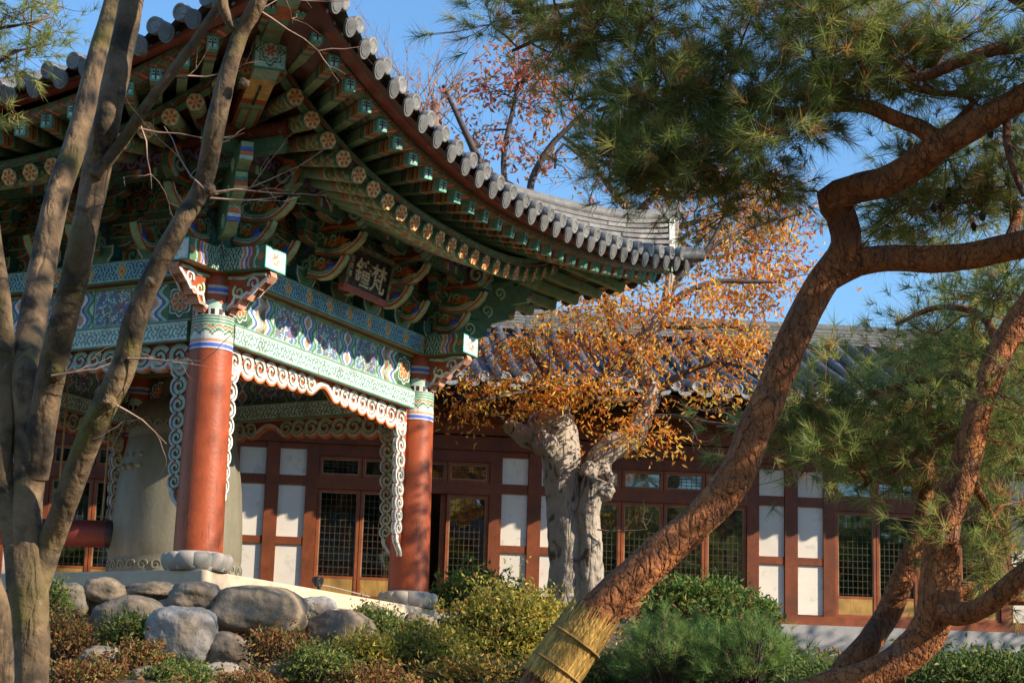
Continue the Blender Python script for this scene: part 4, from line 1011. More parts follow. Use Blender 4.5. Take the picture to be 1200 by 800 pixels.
# bracket blocks and rafters under the hall's eave
m=MB(); m.box(F0,x0,x1,5.76,5.88,-.1,.24,TIM); Hb('eave_purlin',m)
ra=MB()
ri=0
for x in np.arange(x0-1.2,x1+1.2,.30):
    m=MB(); m.tube([F0((x,6.75,-1.5))[0],F0((x,5.92,1.45))[0]],.055,10,TIM*1.3); m.disc(Fr(F0((x,5.915,1.46))[0],(1,0,0),(0,0,1),(0,-1,0)),.055,10,0,MINT*.3)
    if -9<x<10: Hb('rafter',m)
    else:
        for l in m.L: ra.L.append(l+ra.n)
        ra.V+=m.V; ra.T+=m.T; ra.C+=m.C; ra.S+=m.S; ra.n+=m.n
tag(Hb('rafter',ra),kind='stuff')
# roof
def rz(w): # w distance inwards from the eave line (eave at z=+1.75 in front)
    return 6.02+.22*w+.025*w*w
EV=1.75; DEP=5.9
m=MB(); nv=14; xs2=np.linspace(x0-1.6,x1+1.6,60)
for sgn in (1,-1):
    V=[];
    for x in xs2:
        lift=.35*max(0,(abs(x-(x0+x1)/2)-(x1-x0)/2*.75)/((x1-x0)/2*.25+1.6))**2
        for j in range(nv+1):
            w=DEP*j/nv; zf=EV-w if sgn>0 else EV-2*DEP+w; V.append(F0((x,rz(w)+lift*(1-w/DEP),zf))[0])
    i=np.arange(len(xs2)-1)[:,None];j=np.arange(nv)[None,:];a=(i*(nv+1)+j).ravel(); m.add(V,np.c_[a,a+nv+1,a+nv+2,a+1],c3(.07,.075,.085)); 
    m.add(np.array(V)-np.array((0,0,.1)),np.c_[a+1,a+nv+2,a+nv+1,a],DRED)
Hb('roof_slope',m,M_tile)
m=MB(); me=MB(); k=0
for x in np.arange(x0-1.5,x1+1.5,.345):
    k+=1; jx=rng.normal(0,.008); lift=.35*max(0,(abs(x-(x0+x1)/2)-(x1-x0)/2*.75)/((x1-x0)/2*.25+1.6))**2
    pts=[F0((x+jx+rng.normal(0,.004),rz(w)+.06+lift*(1-w/DEP),EV-w))[0] for w in np.linspace(-.03,DEP-.1,15)]
    m.tube(pts,.085,8,c3(.085,.09,.105)*(.8+.4*rng.random()),cap=True)
    fe=Fr(pts[0]+np.array((0,-.004,0)),(1,0,0),(0,0,1),(0,-1,0)); me.lathe(fe,[(0,.02),(.06,.02),(.07,.03),(.092,.03),(.092,-.05)],14,(.26,.26,.26))
    f=Fr(F0((x+.172,rz(0)+lift-.03,EV+.04))[0],(1,0,0),(0,.25,.95),(0,-1,0)); up_=[(.12*math.cos(a),.06-.07*math.sin(a)) for a in np.linspace(0,math.pi,9)]; lo=[(-.12*math.cos(a),.03-.12*math.sin(a)**.8) for a in np.linspace(.05,math.pi-.05,9)]
    me.prism(f,up_+lo,-.012,.012,(.24,.24,.24))
Hb('roof_tiles',m,M_tile); Hb('eave_end_tiles',me,M_tile)
m=MB(); zr=rz(DEP)
for lay in range(5):
    xx=x0-1.7
    while xx<x1+1.7: m.box(F0,xx,xx+.5,zr+.02+lay*.06,zr+.07+lay*.06,EV-DEP-.17+.008*lay,EV-DEP+.17-.008*lay,c3(.17,.165,.15)*(.75+.5*rng.random())); xx+=.505
m.tube([F0((x0-1.7,zr+.36,EV-DEP))[0],F0((x1+1.7,zr+.36,EV-DEP))[0]],.1,12,(.15,.145,.135)); Hb('roof_ridge',m,M_tile)
for s_ in (x0-.9,x1+.9):
    m=MB(); pr=[(EV-w-0.0,rz(w)-.12) for w in np.linspace(.3,DEP,8)]; pr+=[(EV-2*DEP+w,rz(w)-.12) for w in np.linspace(DEP,.3,8)]
    m.prism(Fr((s_,0,0),(0,-1,0),(0,0,1),(-1,0,0)),pr,-.05,.05,(.6,.57,.5)); Hb('gable_wall',m,M_plaster)
    m=MB(); m.box(F0,s_-.06,s_+.06,1.9,6.1,-7.0,-.1,(.55,.5,.45)); Hb('side_wall',m,M_plaster)
# ------------------------------------------------------------ rocks of the embankment
def rock(px,py,w,h,Y,label,col=(.30,.27,.24),seed=0,dy=.8):
    c=at(px,py,Y); sc=Y/FPX; a,b=w*sc/2,h*sc/2
    root=MB(); n=40; V=[]
    for i in range(n+1):
        ph=math.pi*i/n
        for j in range(2*n):
            th=math.pi*j/n; p=Vector((math.sin(ph)*math.cos(th),math.sin(ph)*math.sin(th),math.cos(ph)))
            q=p*1.1+Vector((seed*3.7,0,0)); r=1+.20*noise.noise(q)+.09*noise.noise(q*2.2)+.035*noise.noise(q*5)+.012*noise.noise(q*14)
            f=1/(abs(p.x)**2.6+abs(p.y)**2.6+abs(p.z)**2.6)**(1/2.6)
            V.append((p.x*a*r*f,p.y*a*dy*r*f,p.z*b*r*f))
    i=np.arange(n)[:,None];j=np.arange(2*n)[None,:];j2=(j+1)%(2*n)
    F=np.stack([i*2*n+j,(i+1)*2*n+j,(i+1)*2*n+j2,i*2*n+j2],-1).reshape(-1,4); root.add(V,F,col,True)
    o=root.build('boulder',M_stone); o.location=c; o.rotation_euler=(0,random.uniform(-.12,.12),0); tag(o,label,'boulder','boulders of the embankment'); return o
RK=[((100,115,125,100),17.9,'dark boulder at the left end of the row, beside the forked tree'),
((215,85,130,75),18.0,'grey boulder touching the left slab, second from the left'),
((355,85,140,52),18.1,'long low tan boulder just below the left face of the slab'),
((490,105,155,92),17.6,'rounded grey boulder directly under the slab corner'),
((690,152,275,150),17.7,'largest boulder, long with dappled light, below the slab edge'),
((290,170,200,130),17.3,'broad brown boulder behind and left of the round pale one'),
((450,230,205,178),16.9,'big round pale grey boulder in the middle of the bank'),
((595,282,150,120),16.9,'dark boulder low between the round one and the largest one'),
((940,210,195,115),18.0,'dark oval boulder at the right end of the row'),
((862,150,120,90),18.6,'small pale boulder right of the largest one'),
((560,350,200,80),16.3,'sunlit boulder cut by the bottom edge, left of middle'),
((1035,155,80,50),19.4,'small pale boulder below the far end of the slab'),
((205,290,120,70),16.4,'small boulder half hidden in the low plants at lower left'),
((770,335,130,80),16.3,'rounded boulder at the bottom among red leaves'),
((1175,185,110,60),19.3,'grey boulder half behind the yellow green bush'),
((360,345,130,60),16.1,'flat boulder at the bottom behind green sprigs'),
((165,118,60,80),18.3,'narrow boulder wedged between the two leftmost ones'),
((20,160,90,120),18.4,'boulder seen past the forked tree at far left'),
((1050,215,90,60),18.9,'small brown boulder sunk in the bush at the right end')]
for k,((x,y,w,h),Y,lab) in enumerate(RK):
    rock(40+x/2.609,660+y/2.609,w/2.609*1.05,h/2.609*1.06,Y,lab,col=[(.23,.195,.155),(.30,.225,.15),(.19,.155,.12)][k%3] if k not in(6,9,10) else (.38,.36,.33),seed=k+1)

# ------------------------------------------------------------ foliage helpers
def tri_cloud(P,D,L,Wd,C,name,mt,parent,quad=False,bend=0):
    """P roots, D unit directions, L lengths, Wd widths, C colours: one blade each"""
    n=len(P); R_=rng.normal(size=(n,3)); S_=np.cross(D,R_); S_/=np.linalg.norm(S_,axis=1)[:,None]+1e-9
    if not quad:
        V=np.stack([P+S_*Wd[:,None]/2,P-S_*Wd[:,None]/2,P+D*L[:,None]+np.array((0,0,-1))*bend*L[:,None]],1).reshape(-1,3); F=np.arange(3*n).reshape(-1,3)
    else:
        N_=np.cross(S_,D); mid=P+D*L[:,None]*.45; V=np.stack([P,mid+S_*Wd[:,None]/2+N_*Wd[:,None]*.15,P+D*L[:,None]+N_*L[:,None]*-.12,mid-S_*Wd[:,None]/2+N_*Wd[:,None]*.15],1).reshape(-1,3); F=np.arange(4*n).reshape(-1,4)
    m=MB(); m.add(V,F,C,False); return m.build(name,mt,parent)
def unit(a): return a/(np.linalg.norm(a,axis=-1,keepdims=True)+1e-9)
def needles(tips,dirs,name,parent,K=40,L=.10,Wd=.0022,cols=None,spread=.75,local=None):
    n=len(tips); P=np.repeat(tips,K,0); A=np.repeat(dirs,K,0)
    D=unit(A*(1-spread*.45)+unit(rng.normal(size=(n*K,3)))*spread*.8)
    P=P-A*rng.random((n*K,1))*L*.55
    Ls=L*(.7+.45*rng.random(n*K)); C=np.repeat(cols,K,0)*(.75+.5*rng.random((n*K,1)))
    if local is not None: P=P-local
    return tri_cloud(P,D,Ls,np.full(n*K,Wd),C,name,M_needle,parent)
def path_pts(L,Y):
    """L list of (px,py,width px[,depth]) -> world points, radii"""
    P=[];R_=[]
    for q in L:
        y=q[3] if len(q)>3 else Y; P.append(at(q[0],q[1],y)); R_.append(q[2]*y/FPX/2)
    return P,R_
def limb(mb,L,Y,n=14,amp=.10,freq=4,step=.08,col=(.2,.15,.1),seed=0,off=None):
    P,R_=path_pts(L,Y)
    if off is not None: P=[p-off for p in P]
    mb.tube(P,R_,n,col,amp=amp,freq=freq,step=step,seed=seed); return P
def twigs(mb,starts,n_sub,L,r,col,off,droop=0,up=.3,depth=2,rr=None):
    rr=rr or random.Random(5)
    tips=[]
    def grow(p,d,l,r_,lev):
        pts=[p]; q=p; dd=d.copy()
        for s_ in range(4):
            dd=(dd+Vector((rr.uniform(-.28,.28),rr.uniform(-.28,.28),rr.uniform(-.22,.22)+up*.12-droop*.12))).normalized(); q=q+dd*l/4; pts.append(q)
        mb.tube([x-off for x in pts],[r_*(1-.18*i) for i in range(5)],5 if r_>.004 else 4,col,cap=False)
        tips.append((q,dd))
        if lev>0:
            for k in range(n_sub):
                b=pts[rr.randint(1,4)]; d2=(dd+Vector((rr.uniform(-1,1),rr.uniform(-1,1),rr.uniform(-.7,1)*.8))).normalized(); grow(b,d2,l*rr.uniform(.5,.75),r_*.55,lev-1)
    for (p,d) in starts: grow(p,d,L*rr.uniform(.8,1.2),r,depth)
    return tips

# ------------------------------------------------------------ bare mossy tree, left foreground
base=at(38,900,7.5); base.z=H(base.x,7.5)-.1
t1=thing('bare_tree','bare mossy tree with forked grey brown trunks in the left foreground','tree',tuple(base))
BK=c3(.175,.112,.062)
m=MB(); off=Vector(base)
b0=base+Vector((0,0,0))
P,R_=path_pts([(36,1000,48),(36,860,44),(37,790,40),(36,730,42),(32,680,50),(28,640,48)],7.5); P=[base]+P; R_=[.16]+R_
m.tube([p-off for p in P],R_,22,BK,amp=.10,freq=5,step=.05,seed=1)
# second stem at the very edge
P,R_=path_pts([(-4,1000,40),(-4,860,36),(-2,760,34),(-8,700,32),(-30,640,30),(-60,500,26)],7.7); P=[base+Vector((-.12,.1,0))]+P;R_=[.12]+R_; m.tube([p-off for p in P],R_,18,BK,amp=.12,freq=5,step=.06,seed=2)
m.build('trunk',M_bark,t1)
limbs=[[(30,680,42),(14,620,34),(2,560,30),(6,500,30),(8,430,28),(2,360,28),(-12,250,24),(-30,100,20)],
[(34,672,44),(30,610,44),(36,540,46),(36,490,46),(31,440,42),(36,390,42,7.6),(48,320,40,7.7),(66,235,37,7.8),(92,160,36,7.9),(112,80,33,8.0),(132,10,32,8.1),(150,-80,28,8.3),(160,-250,22,8.6)],
[(40,560,42),(50,490,42,7.45),(62,430,40,7.4),(82,350,40,7.3),(98,275,40,7.2),(112,205,40,7.2),(126,140,40,7.1),(142,60,38,7.1),(156,-10,36,7.1),(170,-120,30,7.2),(165,-260,22,7.4)],
[(40,690,40),(58,640,36),(76,590,35,7.4),(98,530,36,7.3),(122,475,38,7.2),(146,425,36,7.15),(160,370,34,7.1),(186,310,31,7.05),(212,262,28,7.0),(238,215,27,7.0),(252,150,30,6.9),(266,90,27,6.9),(282,40,24,6.9),(300,8,24,6.85),(322,-50,20,6.8),(350,-160,14,6.8)],
[(112,205,22,7.15),(146,162,18,7.1),(166,132,16,7.05),(196,92,15,7.0),(226,52,14,6.95),(262,-2,13,6.9),(290,-50,10,6.8)],
[(282,40,16,6.9),(262,10,16,6.85),(258,-60,13,6.8)]]
for k,L in enumerate(limbs):
    L=[(q[0],q[1],q[2]*.84,*q[3:]) for q in L]; m=MB(); limb(m,L,7.5,n=22 if k<4 else 16,amp=.10 if k<4 else .08,freq=6,step=.035,col=BK*(1.0 if k!=1 else 1.25),seed=k*3+2,off=off)
    # knots
    if k in (2,3):
        for (kx,ky,kw,kY) in (((66,436,20,7.35),(168,62,10,7.0)) if k==2 else ((246,222,15,6.93),(286,98,13,6.85),(128,470,18,7.15),(176,330,12,7.0))):
            c=at(kx,ky,kY)-off; r=kw*kY/FPX/2; n_=10; V=[]
            for i in range(n_+1):
                for j in range(2*n_):
                    p=Vector((math.sin(math.pi*i/n_)*math.cos(math.pi*j/n_),math.sin(math.pi*i/n_)*math.sin(math.pi*j/n_),math.cos(math.pi*i/n_))); q=p*(1+.5*noise.noise(p*2.2+Vector((kx,0,0)))); V.append(c+q*r)
            i=np.arange(n_)[:,None];j=np.arange(2*n_)[None,:];j2=(j+1)%(2*n_); m.add([tuple(v) for v in V],np.stack([i*2*n_+j,(i+1)*2*n_+j,(i+1)*2*n_+j2,i*2*n_+j2],-1).reshape(-1,4),BK*1.2,True)
    m.build('branch',M_bark,t1)
m=MB(); st=[(at(252,225,6.95),Vector((1,0,.05))),(at(250,228,6.95),Vector((.9,.1,.35))),(at(246,232,6.95),Vector((.9,-.1,-.15))),(at(240,222,6.95),Vector((-.6,0,.5))),(at(160,150,7.1),Vector((.8,0,.05))),(at(165,148,7.1),Vector((.3,0,-.8))),(at(200,90,7.0),Vector((1,.1,.1))),(at(300,10,6.85),Vector((.8,0,-.4))),(at(310,0,6.85),Vector((.9,.1,.1))),(at(128,470,7.15),Vector((.7,0,-.3))),(at(150,420,7.1),Vector((.9,0,-.1))),(at(60,440,7.3),Vector((.6,0,.3))),(at(282,30,6.9),Vector((.6,.2,.6)))]
for q in limbs[1:]:
    p=at(q[-1][0],q[-1][1],7); 
    for _ in range(6): st.append((p,Vector((random.uniform(-1,1),random.uniform(-1,1),.8))))
twigs(m,st,2,.30,.0042,c3(.42,.26,.20),off,depth=2,up=.1); m.build('twigs',M_twig,t1)

# ------------------------------------------------------------ pines
PB=c3(.38,.13,.042)
PG=np.array([(.24,.29,.075),(.33,.37,.10),(.15,.20,.06),(.50,.45,.13),(.50,.28,.10),(.34,.38,.14)])
def pine_cols(n,p=(.30,.26,.18,.12,.06,.08)):
    return PG[rng.choice(6,n,p=np.array(p)/sum(p))]
def pine_foliage(root,off,limbpts,pads,K=38,L=.10,Wd=.0024,tl=.16,brown=.06,bcol=PB*.6,ntip=22,droop=.0,nm='foliage',dens=.74):
    """pads: (px,py,Y,rx m,ry m,rz m,count). every pad gets a twig from the nearest limb and tufts on side twigs"""
    tw=MB(); tips=[];dirs=[]
    LP=np.array([tuple(p) for p in limbpts])
    for (px,py,Y,rx,ry,rz_,cnt) in pads:
        c0=at(px,py,Y)
        for _ in range(max(1,int(round(cnt*dens)))):
            c=c0+Vector((random.gauss(0,rx*.6),random.gauss(0,ry*.6),random.gauss(0,rz_*.6)))
            d=LP-np.array(c); i=int(np.argmin((d**2).sum(1)+.15*rng.random(len(LP)))); a=Vector(LP[i])
            dv=c-a; ln=dv.length
            if ln>.02:
                pts=[a,a+dv*.35+Vector((random.uniform(-.05,.05)*ln,0,random.uniform(-.02,.12)*ln)),a+dv*.7+Vector((0,random.uniform(-.05,.05)*ln,random.uniform(0,.08)*ln)),c]
                tw.tube([p-off for p in pts],[min(.012,.004+.006*ln),.006,.004,.003],5,bcol,step=.12,amp=.2,freq=14,cap=False)
            ax=unit(np.array(dv/max(ln,.01))*.8+np.array((0,0,.25-droop)))
            for k in range(ntip):
                q=np.array(c)+rng.normal(size=3)*tl*np.array((1,1,.6)); dd=unit(ax*.35+(q-np.array(c))/tl*.6+np.array((0,0,.18-droop))+rng.normal(size=3)*.25)
                tips.append(q); dirs.append(dd)
                if k%2==0: tw.tube([Vector(c)-off,Vector((np.array(c)+q)/2+np.array((0,0,-.01)))-off,Vector(q)-off],[.003,.0024,.0018],3,bcol*.9,cap=False)
    tips=np.array(tips);dirs=np.array(dirs); p=np.array((.30,.26,.18,.12,.0,.08)); p[4]=brown
    cols=pine_cols(len(tips),p)
    needles(tips,dirs,nm,root,K,L,Wd,cols,local=np.array(off))
    tw.build('twigs',M_twig,root)
    return len(tips)
def samp(P,k=6):
    out=[]
    for a,b in zip(P[:-1],P[1:]):
        for j in range(k): out.append(a+(b-a)*j/k)
    return out
# main pine --------------------------------------------------
base=at(560,1000,8.9); base.z=H(base.x,base.y)-.1; off=Vector(base)
t2=thing('leaning_pine','leaning red barked pine with a straw band crossing the centre right','pine tree',tuple(base))
m=MB(); L=[(575,960,88,8.9),(612,860,82,8.9),(636,806,78,8.9),(668,756,74,8.9),(706,712,70,8.9),(762,660,66,8.9),(815,612,63,8.9),(860,562,62,8.9),(886,500,60,8.9),(908,450,58,8.9),(930,395,56,8.9),(955,345,56,8.9),(982,305,54,8.9)]
P,R_=path_pts(L,8.9); m.tube([Vector((0,0,0))]+[p-off for p in P],[.18]+[r*(.68 if i>1 else .72) for i,r in enumerate(R_)],34,PB,amp=.07,freq=5,step=.035,seed=4)
# branch scars
for (kx,ky,kw) in ((706,676,24),(800,590,20),(872,520,22),(925,380,20),(748,690,18)):
    pass
m.build('trunk',M_pine,t2); LPm=[p for p in P[-6:]]
br=[[(978,318,42,8.9),(992,285,38,8.88),(984,250,37,8.85),(974,234,38,8.8),(1000,222,36,8.75),(1040,212,38,8.6),(1074,192,37,8.5),(1100,172,36,8.4),(1150,142,34,8.3),(1210,108,32,8.2),(1290,60,28,8.1),(1380,0,24,8.0),(1480,-80,16,8.0),(1560,-160,8,8.0),(1600,-220,4,8.0)],
[(972,322,38,8.9),(1005,308,34,8.9),(1040,302,32,8.85),(1090,304,33,8.8),(1135,300,33,8.7),(1180,290,34,8.6),(1230,282,36,8.5),(1320,270,30,8.4),(1420,230,22,8.3),(1520,200,14,8.2),(1610,150,7,8.2),(1660,120,4,8.2)],
[(1104,172,28,8.4),(1082,152,22,8.4),(1052,140,19,8.45),(1012,124,17,8.5),(968,126,16,8.55),(925,132,14,8.6),(880,122,11,8.7),(820,105,9,8.8),(760,110,7,8.9),(700,130,5,9.0)],
[(1290,-20,26,8.2),(1215,45,22,8.1),(1165,58,17,8.1),(1120,74,15,8.15),(1088,88,13,8.2),(1060,92,9,8.2)],
[(1090,170,12,8.4),(1140,118,8,8.4),(1090,108,9,8.4),(1062,98,8,8.4)],
[(1180,125,12,8.3),(1180,165,10,8.25),(1188,200,8,8.2),(1200,230,6,8.2)],
[(1290,60,30,8.1),(1100,-60,26,8.4),(960,-70,20,8.6),(840,-40,14,8.8),(700,0,9,9.0),(600,15,6,9.1)],
[(1180,288,14,8.6),(1190,240,12,8.8),(1130,225,8,9.0),(1060,225,6,9.2)],
[(700,0,8,9.0),(640,40,6,9.0),(600,60,4,9.0)],[(925,132,9,8.6),(870,170,8,8.6),(800,190,6,8.7),(750,215,4,8.7)]]
for k,L in enumerate(br):
    m=MB(); P=limb(m,L,8.6,n=26 if k<2 else 14,amp=.08,freq=6,step=.04,col=PB*(1 if k<3 else .8),seed=k+9,off=off); m.build('branch',M_pine,t2); LPm+=[p+off for p in samp(P)]
pads=[(600,25,9.1,.18,.25,.12,5),(660,70,9.0,.20,.25,.14,7),(720,40,8.9,.25,.3,.16,8),(720,130,9.0,.2,.25,.14,8),(740,190,8.8,.16,.2,.12,7),(800,60,8.8,.28,.35,.2,11),(800,140,8.8,.26,.3,.2,12),(830,210,8.7,.22,.2,.13,9),(880,50,8.7,.26,.35,.2,11),(885,140,8.6,.24,.3,.2,11),(900,205,8.7,.16,.2,.12,6),(770,200,8.7,.16,.2,.14,6),
(960,40,8.6,.26,.35,.18,10),(965,120,8.6,.24,.3,.15,9),(1040,40,8.4,.26,.3,.16,9),(1040,100,8.5,.2,.3,.12,5),(1120,30,8.3,.2,.3,.12,5),(1190,85,8.3,.12,.3,.1,3),(700,-10,8.9,.35,.35,.1,8),(860,-30,8.7,.4,.35,.14,10),(1010,-30,8.6,.4,.35,.14,8),
(1140,120,8.4,.16,.3,.12,3),(1170,225,8.8,.16,.3,.10,6),(1090,235,9.1,.2,.3,.10,6),(1040,245,9.2,.14,.2,.08,4),(1130,260,9.0,.2,.2,.07,5),(1150,180,8.9,.2,.3,.13,5),(1350,30,8.1,.4,.4,.2,7),(1450,-60,8.0,.4,.4,.2,8),(1560,-160,8.0,.35,.35,.2,8),(1400,240,8.3,.3,.3,.12,6),(1500,190,8.2,.35,.35,.15,8),(1620,140,8.2,.35,.35,.15,8)]
n=pine_foliage(t2,off,LPm,pads,K=42,L=.115,Wd=.0029,tl=.125,brown=.13,ntip=22,droop=.12)
# cones
m=MB()
for _ in range(22):
    c=at(random.uniform(1060,1200),random.uniform(150,270),random.uniform(8.6,9.1))-off; m.tube([c,c+Vector((0,0,-.02)),c+Vector((.004,0,-.045))],[.006,.018,.007],8,c3(.05,.03,.02),amp=.3,freq=80)
m.build('pine_cones',M_twig,t2)
# straw band
P,R_=path_pts([(641,799,61.5,8.9),(654,778,60.5,8.9),(670,755,59,8.9),(687,732,57,8.9)],8.9)
m=MB(); nn=64; 
def stw(tt,aa):
    h=np.sin(aa*311+np.floor(tt*5))*np.cos(aa*173); return np.clip(c3(.44,.24,.05)+h[:,None]*c3(.14,.09,.03),.02,1)
m.tube(P,R_,nn,c3(.5,.3,.08),amp=.05,freq=16,step=.012,fn=None,cap=False)
ws=MB(); Pp=[p for p in P]
ws.tube(P,[r*1.04 for r in R_],nn,YEL,amp=.04,freq=22,step=.012,fn=stw,cap=False)
ax=(P[-1]-P[0]).normalized(); o1=ax.orthogonal().normalized(); o2=ax.cross(o1)
PP=[];DD=[]
for e_,sg_ in ((P[0],-1),(P[-1],1)):
    for k in range(90):
        a=random.uniform(0,6.283); r=(R_[0] if sg_<0 else R_[-1])*random.uniform(1.0,1.07); PP.append(np.array(e_+(o1*math.cos(a)+o2*math.sin(a))*r-ax*sg_*.03)); DD.append(np.array((ax*sg_+(o1*math.cos(a)+o2*math.sin(a))*random.uniform(-.05,.3)).normalized()))
for e_ in (.25,.72):
    c=P[0]+(P[-1]-P[0])*e_; rr_=R_[0]*1.07; ws.tube([c+(o1*math.cos(a)+o2*math.sin(a))*rr_ for a in np.linspace(0,6.283,40)],.006,6,c3(.28,.16,.05))
for k in range(1500):
    t_=random.uniform(-.05,.9); a=random.uniform(0,6.283); c=P[0]+(P[-1]-P[0])*t_; rr_=(R_[0]+(R_[-1]-R_[0])*t_)*random.uniform(1.035,1.058); d_=(o1*math.cos(a)+o2*math.sin(a)); tt_=d_.cross(ax); l_=random.uniform(.05,.16); w_=random.uniform(.002,.005); sk=random.uniform(-.02,.02)
    q0=c+d_*rr_; q1=q0+ax*l_+tt_*sk; ws.add([q0-tt_*w_,q0+tt_*w_,q1+tt_*w_*.6,q1-tt_*w_*.6],[[0,1,2,3]],c3(.46,.27,.07)*random.uniform(.55,1.35))
so_=ws.build('straw_band',M_straw); tag(so_,'yellow straw band wrapped round the lower trunk of the leaning pine','straw wrap')
tri_cloud(np.array(PP),np.array(DD),rng.uniform(.03,.07,len(PP)),np.full(len(PP),.004),np.tile(c3(.5,.3,.08),(len(PP),1)),'straw_fringe',M_straw,so_)
# right pine ---------------------------------------------------
base=at(900,830,11.3); base.z=H(base.x,base.y)-.1; off=Vector(base)
t3=thing('twisted_pine','twisted orange barked pine rising at the right edge of the garden','pine tree',tuple(base))
m=MB(); L=[(905,840,40,11.3),(950,812,42,11.3),(1010,795,44,11.25),(1056,772,46,11.2),(1086,742,50,11.15),(1100,705,54,11.1),(1102,655,50,11.1),(1108,608,46,11.1),(1126,560,42,11.05),(1140,510,38,11),(1152,462,36,11),(1172,412,36,11),(1200,366,36,10.95),(1235,320,34,10.9),(1290,260,30,10.8),(1370,160,22,10.7),(1430,60,14,10.7),(1470,-40,7,10.7)]
P,R_=path_pts(L,11); m.tube([Vector((0,0,0))]+[p-off for p in P],[.15]+[r*.88 for r in R_],30,PB*1.1,amp=.11,freq=5,step=.04,seed=14); m.build('trunk',M_pine,t3); LP3=samp(P[7:])
br=[[(1060,790,24,11.2),(985,794,26,11.3),(1020,752,30,11.4),(1042,716,30,11.5),(1060,672,28,11.5),(1078,620,24,11.5),(1088,560,16,11.5),(1084,520,12,11.6),(1060,500,8,11.7)],
[(1096,712,34,11.1),(1130,718,28,10.9),(1160,706,26,10.8),(1190,682,27,10.7),(1230,650,26,10.6),(1300,600,20,10.6),(1370,570,12,10.6),(1430,540,5,10.6)],
[(1100,700,26,11.2),(1130,690,20,11.4),(1165,696,18,11.4),(1200,700,18,11.4),(1240,690,16,11.4),(1320,670,10,11.4),(1390,640,4,11.4)],
[(1100,690,14,11.1),(1118,716,16,10.95),(1130,722,12,10.85)],
[(1152,462,14,11),(1120,440,10,11.2),(1060,450,8,11.4),(1000,470,6,11.6),(940,480,5,11.7),(900,490,4,11.7)],
[(1130,545,12,11),(1160,600,8,11.1),(1180,640,5,11.1)],[(1140,500,10,11.1),(1090,520,8,11.3),(1050,550,6,11.4),(1010,570,5,11.5)],
[(1172,412,12,11.1),(1150,370,9,11.3),(1100,360,7,11.5),(1050,380,5,11.7)]]
for k,L in enumerate(br):
    m=MB(); P=limb(m,L,11,n=20 if k<4 else 10,amp=.12,freq=6,step=.05,col=PB*(.9 if k else .75),seed=k+29,off=off); m.build('branch',M_pine,t3)
    if k not in(1,2,3): LP3+=[p+off for p in samp(P)]
pads=[(905,490,11.7,.2,.3,.12,7),(950,480,11.7,.28,.3,.16,9),(1000,470,11.6,.3,.3,.18,10),(1050,480,11.5,.3,.3,.2,10),(1010,540,11.5,.2,.3,.13,7),(960,530,11.6,.18,.3,.12,5),(1090,470,11.4,.25,.3,.2,8),(1060,540,11.4,.18,.3,.14,6),(1120,400,11.4,.2,.3,.16,6),(1190,480,11.2,.2,.3,.25,8),(1190,540,11.2,.15,.3,.16,5),(1160,640,11.1,.22,.2,.15,8),(1195,600,11.1,.15,.2,.15,4),(1180,350,11.2,.2,.3,.15,5),(1300,280,10.8,.3,.3,.2,7),(1380,140,10.7,.4,.4,.25,9),(1450,0,10.7,.4,.4,.25,9),(1470,-60,10.7,.3,.3,.2,6),(1300,420,10.9,.35,.35,.2,6)]
pine_foliage(t3,off,LP3,pads,K=28,L=.12,Wd=.0042,tl=.15,brown=.07,ntip=18,nm='foliage')
m=MB()
# ------------------------------------------------------------ pine behind on the right, and pine tips at the far upper left
base=Vector((at(1230,700,20.5).x,20.5,0)); base.z=H(base.x,20.5)-.1; off=Vector(base)
t4=thing('background_pine','hazy green pine crown rising behind the twisted pine at the right edge','pine tree',tuple(base))
m=MB(); L=[(1240,640,40,20.5),(1225,520,34,20.5),(1235,400,30,20.7),(1215,280,24,20.8),(1230,150,18,20.9),(1240,30,12,20.9),(1245,-60,6,20.9)]; P,R_=path_pts(L,20.5); m.tube([Vector((0,0,0))]+[p-off for p in P],[.18]+R_,16,PB*.8,amp=.1,freq=3,step=.15); m.build('trunk',M_pine,t4); LP4=samp(P)
pads=[(1130,340,20.5,.3,.6,.3,7),(1150,400,20.5,.4,.6,.4,12),(1095,400,20.9,.25,.6,.25,6),(1170,470,20.5,.4,.6,.4,9),(1100,430,20.8,.4,.6,.35,10),(1160,190,20.5,.4,.6,.3,7),(1190,300,20.5,.4,.6,.3,7),(1110,200,21.0,.4,.6,.25,5),(1090,290,20.9,.3,.5,.2,4),(1200,120,20.5,.4,.5,.3,5),(1250,500,20.5,.5,.6,.5,8),(1240,0,20.8,.6,.6,.5,10),(1330,200,20.7,.6,.6,.5,10),(1340,380,20.7,.6,.6,.5,9),(1080,400,20.7,.3,.6,.25,8),(1130,430,20.5,.3,.6,.3,8),(1180,400,20.5,.3,.6,.3,8)]
m=MB()
for (px,py,Y) in ((1100,350,20.6),(1060,430,20.8),(1120,210,20.8),(1150,470,20.6)):
    q=at(px,py,Y); a=min(P,key=lambda v:(v-q).length); m.tube([a-off,(a+q)/2+Vector((0,0,.2))-off,q-off],[.05,.035,.012],8,PB*.6,step=.15,amp=.15); LP4+=samp([a,(a+q)/2,q],8)
m.build('branch',M_pine,t4)
pine_foliage(t4,off,LP4,pads,K=22,L=.18,Wd=.008,tl=.31,brown=.03,ntip=18)
base=Vector((at(-120,600,13).x,13,0)); base.z=H(base.x,13)-.1; off=Vector(base)
t5=thing('corner_pine','green pine branch tips entering at the upper left corner against the sky','pine tree',tuple(base))
m=MB(); P=[Vector((0,0,0)),at(-125,500,13)-off,at(-110,250,13)-off,at(-100,60,13)-off,at(-90,-120,13)-off]; m.tube(P,[.16,.14,.12,.1,.08],14,PB*.7,amp=.1,step=.15); 
